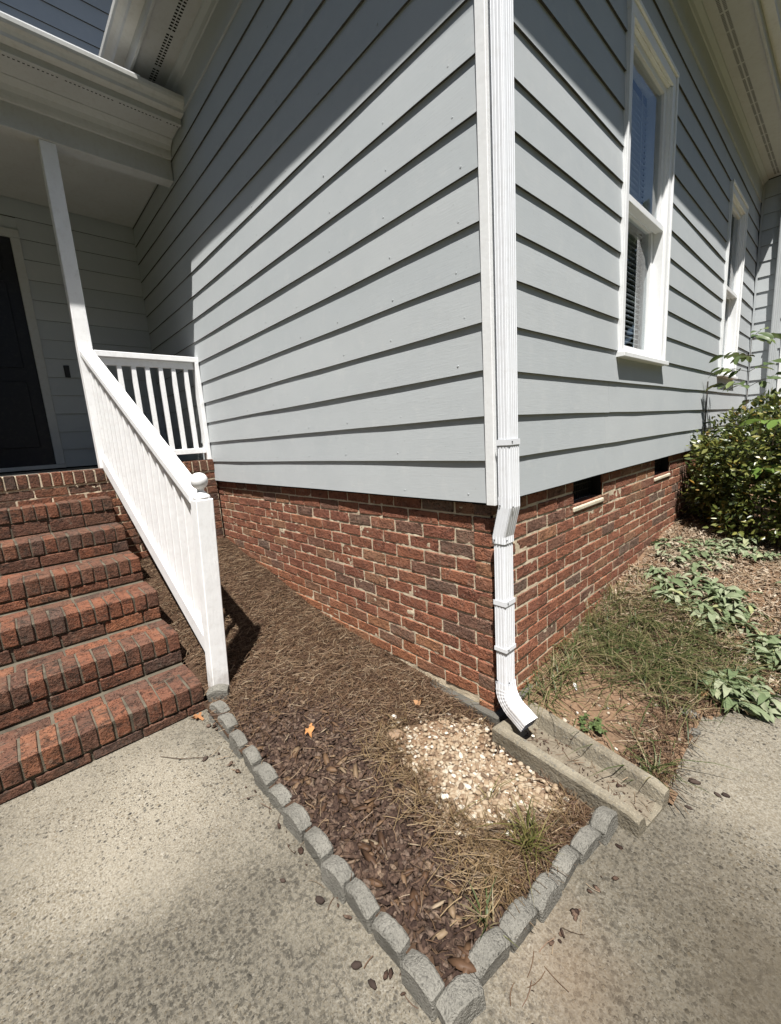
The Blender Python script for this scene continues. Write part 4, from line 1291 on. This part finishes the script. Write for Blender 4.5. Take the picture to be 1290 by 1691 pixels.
def p_peb():
    x = rng.uniform(-0.36, 0.5); y = rng.uniform(-0.58, -0.02)
    g = sd_gravel(x, y)
    if g < -0.012: return None
    if g < 0.045 and rng.random() < .55: return None
    if x < -0.12 and rng.random() < .45: return None
    return x, y, z_left(x, y) + rng.choice((0.001, 0.004, 0.008)), interp(x, [-0.3, 0.1], [0.72, 1.0])
lumps(2700, p_peb, 0.0080, 0.58, M['pebble'], "pebbles", "cream and tan pebbles in the patch beside the splash block", 2, 0.07, 0.35, (1.0, 1.6), 0.12)
gs = terrain("pebble_sand", -0.36, 0.5, -0.58, -0.02, 0.012, lambda x, y: z_left(x, y) - 0.002 + 0.006*min(1, max(-1, sd_gravel(x, y)/0.05)), lambda x, y: sd_gravel(x, y) > -0.04, M['clay'])
gs["label"] = "orange sand under the pebbles"

# right bed cover
def grassy(x, y):
    return max(0, 1 - ((x - 0.34)/0.50)**2 - ((y - 1.05)/0.52)**2)
def p_grass():
    x = rng.uniform(0.0, 1.0); y = rng.uniform(0.05, 1.75)
    if not in_right(x, y): return None
    d = grassy(x, y) * max(0, min(1, 0.55 + 1.6*fbm(x*5, y*5, 6)))
    if 0.0 < x < 0.14 and 0.12 < y < 1.3: d = max(d, 0.35)
    if rng.random() > 0.03 + d*1.1: return None
    return x, y, z_right(x, y)
def blades(n, fn, hmin, hmax, wid, mat, name, lab, lean=0.55, par=None, stuff=True):
    V = np.zeros((n, 7, 3), np.float32); k = 0
    while k < n:
        p = fn()
        if p is None: continue
        x, y, z = p[:3]; H = rng.uniform(hmin, hmax); a = rng.uniform(0, 6.283); ln = abs(rng.gauss(lean, .35)); w = wid*rng.uniform(.7, 1.3)
        dx, dy = math.cos(a), math.sin(a); nx_, ny_ = -dy*w/2, dx*w/2
        for s_, (t, ww) in enumerate(((0, .8), (.4, 1.0), (.75, .7))):
            r_ = H*ln*t*t*1.3; zz = z - .003 + H*(t - 0.42*ln*t*t)
            V[k, 2*s_] = (x+dx*r_+nx_*ww, y+dy*r_+ny_*ww, zz); V[k, 2*s_+1] = (x+dx*r_-nx_*ww, y+dy*r_-ny_*ww, zz)
        V[k, 6] = (x+dx*H*ln*1.35, y+dy*H*ln*1.35, z + H*(1 - 0.48*ln)); k += 1
    b0 = (np.arange(n)*7)[:, None]
    T = np.concatenate([b0 + np.array([[0, 1, 3]]), b0 + np.array([[0, 3, 2]]), b0 + np.array([[2, 3, 5]]), b0 + np.array([[2, 5, 4]]), b0 + np.array([[4, 5, 6]])], 0)
    o = obj(name, quads_mesh(name, V.reshape(-1, 3), T, mat), par)
    if stuff: kind(o, "stuff")
    if lab: o["label"] = lab
    return o
blades(2500, p_grass, 0.05, 0.16, 0.0042, M['grass'], "grass", "thin patchy grass growing along the brick foundation", 1.25)
def p_deadgrass():
    x = rng.uniform(0.02, 1.1); y = rng.uniform(0.02, 1.9)
    if not in_right(x, y): return None
    d = max(grassy(x, y)*.8, max(0, 1 - ((x - edge_x(y) + .06)/0.13)**2) * (0.9 if y < 1.0 else .4))
    if rng.random() > 0.05 + d: return None
    return x, y, z_right(x, y) + .004
strips(4200, p_deadgrass, 0.0026, 0.08, 0.02, M['straw'], "dead_grass", "dead grass and pine needles on the clay by the walk edge")
def p_drymix():
    x = rng.uniform(0.03, 1.4); y = rng.uniform(0.9, 2.9)
    if not in_right(x, y): return None
    return x, y, z_right(x, y) + .006
strips(3600, p_drymix, 0.0030, 0.075, 0.035, M['drygrass'], "dry_grass", "pale dry grass lying between the silver plants", 0.5, 0.25)
def p_litter():
    x = rng.uniform(0.0, 1.9); y = rng.uniform(1.25, 3.4)
    if not in_right(x, y): return None
    if rng.random() > min(1, (y - 1.1)/0.5): return None
    return x, y, z_right(x, y)
def p_crumb():
    x = rng.uniform(0.03, 0.7); y = rng.uniform(0.12, 0.9)
    if not in_right(x, y): return None
    return x, y, z_right(x, y), rng.choice((.4, .5, .7, 1.0))
def p_tr():
    x = rng.uniform(0.06, 0.62); y = rng.uniform(-0.1, 0.15)
    if not in_trough(x, y): return None
    return x, y, z_trough(x, y) + .002, rng.choice((.4, .6, .9))
lumps(160, p_tr, 0.005, 0.5, M['bark'], "trough_crumbs", "mulch crumbs lying in the splash block", 1, .3, .4, (1, 2), .2)
strips(90, lambda: (lambda p: p and p[:3])(p_tr()), 0.0016, 0.05, 0.005, M['straw'], "trough_needles", "pine needles lying in the splash block")
lumps(500, p_crumb, 0.008, 0.6, M['pebble'], "clay_crumbs", "clods and small stones on the bare clay", 1, 0.2, 0.4, (1, 1.5), 0.3)

# ---------------------------------------------------------------- leaves
def leaf_mesh(name, L, W, droop, fold, mat, nseg=6, tip=1.0, base=0.0, wav=0.0, seed=0):
    """blade along +x from the origin, curving down"""
    r2 = random.Random(seed); v = []; f = []
    for i in range(nseg+1):
        t = i/nseg
        w = W/2*(math.sin(math.pi*min(1, max(0.0, (t*0.94 + base)))**0.85) ** 0.8 if 0 < t < 1 else 0.0)
        if i == 0: w = W*0.06
        ang = droop*t
        x = L*(math.sin(ang)/droop if abs(droop) > 1e-3 else t); z = -L*((1-math.cos(ang))/droop if abs(droop) > 1e-3 else 0)
        e = wav*math.sin(t*9 + seed)
        v += [(x, w, z + fold*w + e), (x, 0, z), (x, -w, z + fold*w - e)]
    for i in range(nseg):
        a = i*3
        f += [(a, a+1, a+4, a+3), (a+1, a+2, a+5, a+4)]
    return mesh_from(name, v, f, mat, True)
lamb_m = [leaf_mesh("leaf", rng.uniform(.085, .13), rng.uniform(.024, .036), rng.uniform(.9, 2.0), 0.5, M['lamb'], 6, wav=0.006, seed=i) for i in range(10)]
lamb_d = [leaf_mesh("leaf", rng.uniform(.08, .12), rng.uniform(.022, .034), rng.uniform(.4, 1.0), 0.6, M['lambdry'], 6, wav=0.006, seed=20+i) for i in range(5)]
def leaf_cloud(n, fn, L, W, mat, name, par, lab=None, upbias=0.6):
    """flat pointed leaves: 4 tris each"""
    V = np.zeros((n, 6, 3), np.float32); k = 0
    while k < n:
        p = fn()
        if p is None: continue
        c, out = p
        d = (out*0.75 + Vector((rng.gauss(0, .6), rng.gauss(0, .6), rng.gauss(0.05, .45)))).normalized()
        up_ = (Vector((rng.gauss(0, .45), rng.gauss(0, .45), upbias)) + out*0.5).normalized()
        s_ = d.cross(up_)
        if s_.length < 1e-3: continue
        s_.normalize(); n_ = s_.cross(d)
        l = L*rng.uniform(.6, 1.25); w = W*rng.uniform(.75, 1.2)*l/L
        V[k, 0] = c; V[k, 1] = c + d*l*.38 + s_*w/2 + n_*w*.16; V[k, 2] = c + d*l*.72 + s_*w*.36 + n_*w*.10
        V[k, 3] = c + d*l; V[k, 4] = c + d*l*.72 - s_*w*.36 + n_*w*.10; V[k, 5] = c + d*l*.38 - s_*w/2 + n_*w*.16; k += 1
    b0 = (np.arange(n)*6)[:, None]
    Q = np.concatenate([b0 + np.array([[0, 1, 2, 3]]), b0 + np.array([[0, 3, 4, 5]])], 0)
    o = obj(name, quads_mesh(name, V.reshape(-1, 3), Q, mat), par)
    kind(o, "stuff")
    if lab: o["label"] = lab
    return o
def rosette(label, x, y, n, spread, hgt, dry=0.12, group="silver leaved plants in the right bed", sc=1.08):
    t = thing("lambs_ear_plant", label, "plant", (x, y, z_right(x, y)), group)
    k = 0
    while k < n:
        a0 = rng.uniform(0, 6.283); r_ = spread*math.sqrt(rng.random())
        px, py = r_*math.cos(a0), r_*math.sin(a0)
        if x + px < 0.03: continue
        zc = z_right(x+px, y+py) - t.location.z
        h0 = hgt*rng.uniform(.3, 1.0)*(1 - 0.5*r_/spread)
        st0 = rng.uniform(0, 6.283); m = rng.randint(6, 9)
        for i in range(m):
            isdry = rng.random() < dry
            me = rng.choice(lamb_d) if isdry else rng.choice(lamb_m)
            a = st0 + i*2.4 + rng.gauss(0, .2); el_ = rng.uniform(.15, 1.05) if not isdry else rng.uniform(-.2, .3)
            zl = zc + 0.006 + (h0*rng.uniform(.5, 1) if not isdry else 0.004)
            o = obj("leaf", me, t, (px + .008*math.cos(a), py + .008*math.sin(a), zl), (rng.gauss(0, .35), -el_, a))
            s_ = rng.uniform(.6, 1.1)*sc*(1.0 if i > 2 else .7); o.scale = (s_, s_, s_)
            k += 1
    return t
rosette("silver green plant with drooping leaves at the walk edge, nearest to us", 0.735, 0.97, 190, 0.125, 0.085, 0.06)
rosette("broad silver leaved clump in the middle of the bed beyond the grass", 0.46, 1.60, 298, 0.24, 0.10, 0.10)
rosette("silver leaved clump at the right edge of the picture", 0.90, 1.36, 250, 0.19, 0.085, 0.12)
rosette("small pale silver plant against the brick wall", 0.17, 1.72, 24, 0.05, 0.11, 0.0)
rosette("wilted silver plant lying over dry leaves by the wall end", 0.24, 2.20, 298, 0.26, 0.045, 0.6)
rosette("wilted grey leaved plant under the shrub edge", 0.50, 2.50, 220, 0.22, 0.05, 0.35)
rosette("pale plant below the shrub near the right edge", 1.0, 2.15, 230, 0.22, 0.05, 0.2)

def p_lit2():
    p = p_litter()
    if p is None: return None
    return Vector((p[0], p[1], p[2] + 0.003 + 0.012*rng.random()**2)), Vector((rng.gauss(0, 1), rng.gauss(0, 1), rng.gauss(-.1, .25))).normalized()
leaf_cloud(12000, p_lit2, 0.045, 0.011, M['litter'], "leaf_litter", None, "dry tan leaf litter on the ground in front of the shrub", 1.6)

# ---------------------------------------------------------------- shrub
shr = thing("shrub", "dense green shrub with small glossy leaves against the end of the brick wall", "shrub", (0.62, 3.5, -0.66))
blobs = []
for i in range(90):
    a = rng.uniform(0, 6.283); u = rng.random()**.5
    bx_, by_ = 0.85 + 0.82*u*math.cos(a), 3.30 + 0.75*u*math.sin(a)
    if bx_ < 0.10: bx_ = 0.10 + rng.random()*.2
    hz = 1.0*(1 - 0.38*u*u)
    blobs.append((Vector((bx_, by_, -0.58 + hz*rng.uniform(.12, 1.0))), rng.uniform(.11, .19)))
for i in range(46):                                           # low skirt of the shrub
    a = rng.uniform(R(140), R(345)); u = rng.uniform(.75, 1.0)
    blobs.append((Vector((max(.13, 0.85 + 0.80*u*math.cos(a)), 3.30 + 0.74*u*math.sin(a), rng.uniform(-.56, -.12))), rng.uniform(.11, .17)))
def p_shrub():
    c, r_ = rng.choice(blobs)
    d = Vector((rng.gauss(0, 1), rng.gauss(0, 1), rng.gauss(.15, 1))).normalized()
    p = c + d*r_*rng.random()**.33*rng.uniform(.7, 1.15)
    if p.x < 0.015 or p.z < -0.66: return None
    o_ = (p - Vector((0.85, 3.55, -0.35))).normalized()
    return p - shr.location, (o_*0.6 + d*0.6).normalized()
leaf_cloud(27000, p_shrub, 0.050, 0.023, M['shrub'], "foliage", shr)
q = MB()
for i in range(30):
    c, r_ = blobs[i]
    a = Vector((0.8 + rng.uniform(-.15, .15), 3.5 + rng.uniform(-.15, .15), -0.68)) - shr.location; e_ = c - shr.location
    q.tube([a, a.lerp(e_, .5) + Vector((rng.uniform(-.04, .04), rng.uniform(-.04, .04), .04)), e_], [.010, .006, .003], 5)
q.build("branches", M['twig'], shr)
sprig_m = [leaf_mesh("leaf", .052, .021, .3, .25, M['sap'], 4, seed=50+i) for i in range(3)]
for i in range(150):                                          # the larger sprays that catch the sun
    p = p_shrub()
    if p is None or p[1].y > 0.2: continue
    o = obj("leaf", rng.choice(sprig_m), shr, p[0] + p[1]*0.03, (rng.gauss(0, .5), rng.gauss(-.3, .4), math.atan2(p[1].y, p[1].x) + rng.gauss(0, .8)))

# ---------------------------------------------------------------- sapling above the shrub
def sapling(label, x, y, z0, z1, tiers, spread, mats, nm="sapling", L=0.085, W=0.034, lean=(0, 0)):
    t = thing(nm, label, "plant", (x, y, z0))
    Hh = z1 - z0
    q = MB(); pts = [(lean[0]*s_*s_, lean[1]*s_*s_, Hh*s_) for s_ in (0, .25, .5, .75, 1)]
    q.tube(pts, [.006, .0055, .0045, .0035, .002], 6); q.build("stem", M['twig'], t)
    lm_ = [leaf_mesh("leaf", L*s_, W*s_, .5, .25, mats, 6, wav=.002, seed=70+i) for i, s_ in enumerate((.8, 1, 1.15))]
    bq = MB()
    for k in range(tiers):
        f_ = 0.38 + 0.62*k/(tiers-1)
        for b_ in range(rng.choice((2, 3, 3))):
            a = rng.uniform(0, 6.283); ln = spread*(1.15 - .55*f_)*rng.uniform(.7, 1.1)
            p0 = Vector((lean[0]*f_*f_, lean[1]*f_*f_, Hh*f_)); p1 = p0 + Vector((math.cos(a)*ln, math.sin(a)*ln, ln*rng.uniform(.1, .45)))
            bq.tube([p0, p0.lerp(p1, .5) + Vector((0, 0, .01)), p1], [.0025, .002, .001], 4)
            nl = 5
            for i in range(nl):
                u = .35 + .65*i/(nl-1); c = p0.lerp(p1, u); sd = (-1)**i
                aa = a + (0 if i == nl-1 else sd*rng.uniform(.6, 1.1))
                o = obj("leaf", rng.choice(lm_), t, c, (rng.gauss(0, .35), rng.uniform(-.15, .45), aa))
                s_ = rng.uniform(.75, 1.15); o.scale = (s_, s_, s_)
    bq.build("twigs", M['twig'], t)
    return t
sapling("slender sapling with opposite green leaves rising above the shrub", 0.33, 3.55, -0.60, 0.93, 8, 0.30, M['sap'], L=0.125, W=0.055)
sapling("bright lime green weed leaning out of the shrub at the picture edge", 0.56, 2.95, -0.64, 0.22, 4, 0.20, M['lime'], "leafy_weed", 0.13, 0.065, (0.05, -0.1))

# stakes by the wall and the capped pipe
q = MB(); q.box(0.020, 0.030, 3.60, 3.612, -0.2, 0.62); tag(q.build("wooden_stake", M['wood'], None, bevel=0.002), "thin grey wooden stake leaning on the siding below the farther window", "stake")
cp = thing("pipe_cap", "small white capped pipe poking out at the siding bottom beside the shrub", "pipe", (0.05, 3.22, 0.05))
q = MB(); q.lathe([(0.026, -0.10), (0.026, 0.0)], (0, 0, 0), 16); q.build("pipe", M['dark'], cp)
q = MB(); q.lathe([(0.0, 0.0), (0.045, 0.001), (0.047, 0.02), (0.040, 0.03), (0.0, 0.034)], (0, 0, 0), 18); q.build("cap", M['pvc'], cp, smooth=True)

# ---------------------------------------------------------------- single small things
def tuft(label, x, y, n, h0, h1, mat, zf, rad=0.03, w=0.0032, lean=.45):
    zz = zf(x, y)
    def fn():
        a = rng.uniform(0, 6.283); r_ = rad*math.sqrt(rng.random())
        return (x + r_*math.cos(a), y + r_*math.sin(a), zz)
    o = blades(n, fn, h0, h1, w, mat, "grass_tuft", None, lean, None, False)
    return tag(o, label, "grass tuft")
tuft("yellow green grass tuft at the edge of the pebbles near the splash block", 0.395, -0.425, 60, 0.06, 0.15, M['tuft'], z_left, 0.045, .0035, .5)
tuft("few thin green blades standing in the middle of the pebbles", 0.20, -0.36, 9, 0.07, 0.15, M['tuft'], z_left, 0.02, .0030, .55)
tuft("small green grass sprout among the bark beside the short edging row", 0.425, -0.70, 18, 0.04, 0.10, M['grass'], z_left, 0.02, .004, .7)
tuft("green grass tuft hanging over the far tip of the splash block", 0.60, 0.16, 34, 0.06, 0.13, M['grass'], z_right, 0.03, .0045, .8)
tuft("tall thin seedy grass tuft against the brick wall", 0.05, 0.95, 26, 0.12, 0.26, M['tuft'], z_right, 0.05, .0022, .3)
tuft("second thin grass tuft against the brick wall beyond the seedy one", 0.05, 1.28, 18, 0.10, 0.22, M['tuft'], z_right, 0.05, .0022, .3)

wd_ = thing("clover_weed", "tiny dark green clover weed on the bare clay", "weed", (0.33, 0.24, z_right(0.33, 0.24)))
cl = leaf_mesh("leaflet", .016, .014, .3, .2, M['sap'], 3, seed=99)
q = MB()
for i in range(26):
    a = rng.uniform(0, 6.283); r_ = 0.055*math.sqrt(rng.random()); hz = rng.uniform(.01, .035)
    c = Vector((r_*math.cos(a), r_*math.sin(a), hz)); q.tube([(0, 0, 0), c*.5 + Vector((0, 0, .006)), c], .0007, 4)
    for j in range(3):
        obj("leaflet", cl, wd_, c, (0, rng.uniform(-.2, .3), a + j*2.09))
q.build("stalks", M['sap'], wd_)

def lobed_leaf(name, L, mat, seed, lobes=True):
    r2 = random.Random(seed); n = 22; v = [(0.5*L, 0, 0.003)]; f = []
    for i in range(n):
        a = 2*math.pi*i/n
        r_ = L*(0.36 + (0.13*math.cos(5*a + 0.4) if lobes else 0.03*math.cos(3*a))) * (1.15 if abs(math.cos(a)) > .8 else .9)
        v.append((0.5*L + r_*math.cos(a)*1.25, r_*math.sin(a)*.85, 0.010*math.sin(2*a + seed) + 0.006*r2.uniform(-1, 1) + .006))
    for i in range(n): f.append((0, 1+i, 1+(i+1) % n))
    me = mesh_from(name, v, f, mat, True)
    return me
def dry_leaf(label, x, y, z, L, mat, rz, seed, lobes=True):
    t = tag(obj("dry_leaf", lobed_leaf("dry_leaf", L, mat, seed, lobes), None, (x, y, z), (rng.uniform(-.15, .15), rng.uniform(-.15, .15), rz)), label, "leaf")
    q = MB(); q.tube([(0.05*L, 0, .006), (-0.12*L, .004, .009), (-0.3*L, .012, .006)], .0009, 4); q.build("stalk", M['twig'], t)
    return t
dry_leaf("orange lobed dry leaf lying on the mulch behind the edging row", -0.545, -0.665, z_left(-.545, -.665) + 0.016, 0.062, M['orangeleaf'], 2.4, 3)
dry_leaf("curled reddish brown leaf on the concrete at the foot of the steps", -1.20, -0.965, GZ + 0.008, 0.062, M['brownleaf'], .6, 5)
dry_leaf("dull brown leaf on the pine straw below the brick wall", -0.33, -0.20, z_left(-.33, -.20) + 0.018, 0.05, M['brownleaf'], 1.2, 9, False)
dry_leaf("tan dry leaf at the walk edge beside the silver plant", 0.60, 0.80, z_right(.6, .8) + 0.015, 0.075, M['brownleaf'], .9, 12, False)

def rock(name, label, cat, x, y, z, s_, mat, seed, rz=0, sub=2, jag=.1, flat=(1, .8, .5)):
    bm = bmesh.new(); bmesh.ops.create_icosphere(bm, subdivisions=sub, radius=1.0)
    r2 = random.Random(seed)
    for v in bm.verts:
        v.co = v.co * (1 + jag*mnoise.noise(v.co*1.6 + Vector((seed, 0, 0)))*2.2 + r2.uniform(-1, 1)*jag*.25)
        v.co = Vector((v.co.x*flat[0]*s_, v.co.y*flat[1]*s_, v.co.z*flat[2]*s_))
    me = bpy.data.meshes.new(name); bm.to_mesh(me); bm.free(); me.materials.append(mat)
    me.polygons.foreach_set("use_smooth", [sub > 1]*len(me.polygons))
    return tag(obj(name, me, None, (x, y, z), (0, 0, rz)), label, cat)
rock("stone", "largest white stone at the near side of the pebble patch", "stone", 0.085, -0.475, z_left(.085, -.475) + .012, .019, M['wstone'], 3, .4)
rock("stone", "flat tan stone at the far left corner of the pebble patch", "stone", -0.275, -0.385, z_left(-.275, -.385) + .012, .040, M['bstone'], 6, .9, 2, .12, (1.1, .8, .4))
rock("stone", "pale stone on the pine straw left of the pebble patch", "stone", -0.35, -0.32, z_left(-.35, -.32) + .014, .016, M['wstone'], 8, .1)
rock("stone", "grey half buried stone at the walk edge by the dry leaf", "stone", 0.585, 0.665, z_right(.585, .665) - .002, .042, M['edging'], 11, .3, 2, .12, (1.2, .8, .45))
rock("stone", "smaller grey stone beside the half buried stone at the walk edge", "stone", 0.635, 0.56, z_right(.635, .56) - .002, .028, M['edging'], 13, 1.1, 2, .12, (1.2, .8, .5))
rock("stone", "reddish flat stone on the bare clay behind the clover weed", "stone", 0.42, 0.62, z_right(.42, .62) + .008, .034, M['bstone'], 15, .3, 2, .1, (1.2, .8, .35))
rock("stone", "white shard lying on the bare clay near the downspout", "stone", 0.165, 0.445, z_right(.165, .445) + .006, .030, M['pvc'], 17, 2.2, 1, .15, (1.3, .28, .22))
rock("stone", "white pebble lying inside the splash block", "stone", 0.155, 0.045, -1.038, .0085, M['wstone'], 19)
bits = [(0.700, 0.255, .023, 0.3, "dark bark piece on the right walk nearest the far bed edge"), (0.775, 0.245, .015, -.5, "left one of two small bark bits close together on the right walk"),
        (0.795, 0.262, .017, .2, "right one of two small bark bits close together on the right walk"), (0.715, 0.115, .014, 0., "tiny bark crumb alone on the right walk"),
        (0.615, -0.79, .021, .4, "dark bark piece on the walk right of the bed's near tip"), (0.600, -0.885, .020, 1.2, "dark bark piece at the bottom edge right of the bed's near tip"),
        (0.225, -1.005, .017, .8, "dark bark piece against the long edging row near the tip"), (0.285, -1.000, .016, .1, "smaller bark piece nearest the tip along the long edging row"),
        (0.02, -0.985, .020, .5, "reddish bark chip beside the middle of the long edging row"), (-0.115, -1.035, .012, .5, "small bark crumb alone on the left walk"), (-0.85, -1.02, .018, 2.0, "dark bark chip on the walk below the newel post")]
for i, (x, y, s_, rz, lab) in enumerate(bits):
    s_ *= 0.78
    rock("bark_piece", lab, "bark", x, y, GZ + s_*.35, s_, M['bark_o'], 30 + i, rz, 2, .16, (1.1, .62, .45))
tw = MB(); tw.tube([(-1.02, -1.16, GZ+.004), (-0.93, -1.10, GZ+.007), (-0.86, -1.02, GZ+.006), (-0.84, -0.99, GZ+.004)], [.0012, .0016, .0014, .0008], 5)
tag(tw.build("twig", M['twig'], None), "thin dry twig on the left walk below the steps", "twig")
tw = MB(); tw.tube([(0.80, 1.55, z_right(.8, 1.55)+.01), (0.84, 1.70, -0.84), (0.87, 1.84, -0.72)], [.005, .004, .0025], 6)
tag(tw.build("twig", M['twig'], None), "dark dead stem slanting up behind the silver plants", "twig")

# gap litter along the edging on the walk side
def p_gap():
    if rng.random() < .6: x = rng.uniform(-1.1, .42); y = -0.955 + rng.gauss(0, .012) + (0.05 if x < -0.9 else 0)
    else: y = rng.uniform(-.8, -.2); x = interp(y, [-.8, -.2], [.545, .59]) + abs(rng.gauss(0, .014))
    return x, y, GZ + .002, rng.choice((.4, .6, 1))
lumps(50, p_gap, 0.008, 0.45, M['bark'], "mulch_crumbs", "mulch crumbs spilled along the edging on the walk", 1, .25, .4, (1, 2), .2)
strips(30, lambda: (lambda p: (p[0], p[1], p[2]))(p_gap()), 0.0020, 0.06, 0.006, M['straw'], "stray_needles", "stray pine needles along the edging on the walk")

# ---------------------------------------------------------------- far trees: some mirrored in the window glass, ring added to block low sky
def p_tree():
    a = rng.uniform(R(-215), R(80))
    rad = 15.0 + rng.gauss(0, 1.0) + 13*max(0, math.sin(a))
    hmax = (9.0 + 2.6*fbm(a*3.1, 1.0)) * (1.0 + 0.35*max(0, math.sin(a)))
    z = -1.2 + hmax*rng.random()**.75
    n_ = Vector((-math.cos(a), -math.sin(a), 0))
    return Vector((rad*math.cos(a), rad*math.sin(a), z)), (n_ + Vector((rng.gauss(0, .4), rng.gauss(0, .4), rng.gauss(0, .5)))).normalized()
leaf_cloud(26000, p_tree, 1.0, 0.7, M['treeleaf'], "far_woods_sky_block", None, "dark wood of tall trees mirrored in the window glass, ring added to block low sky")
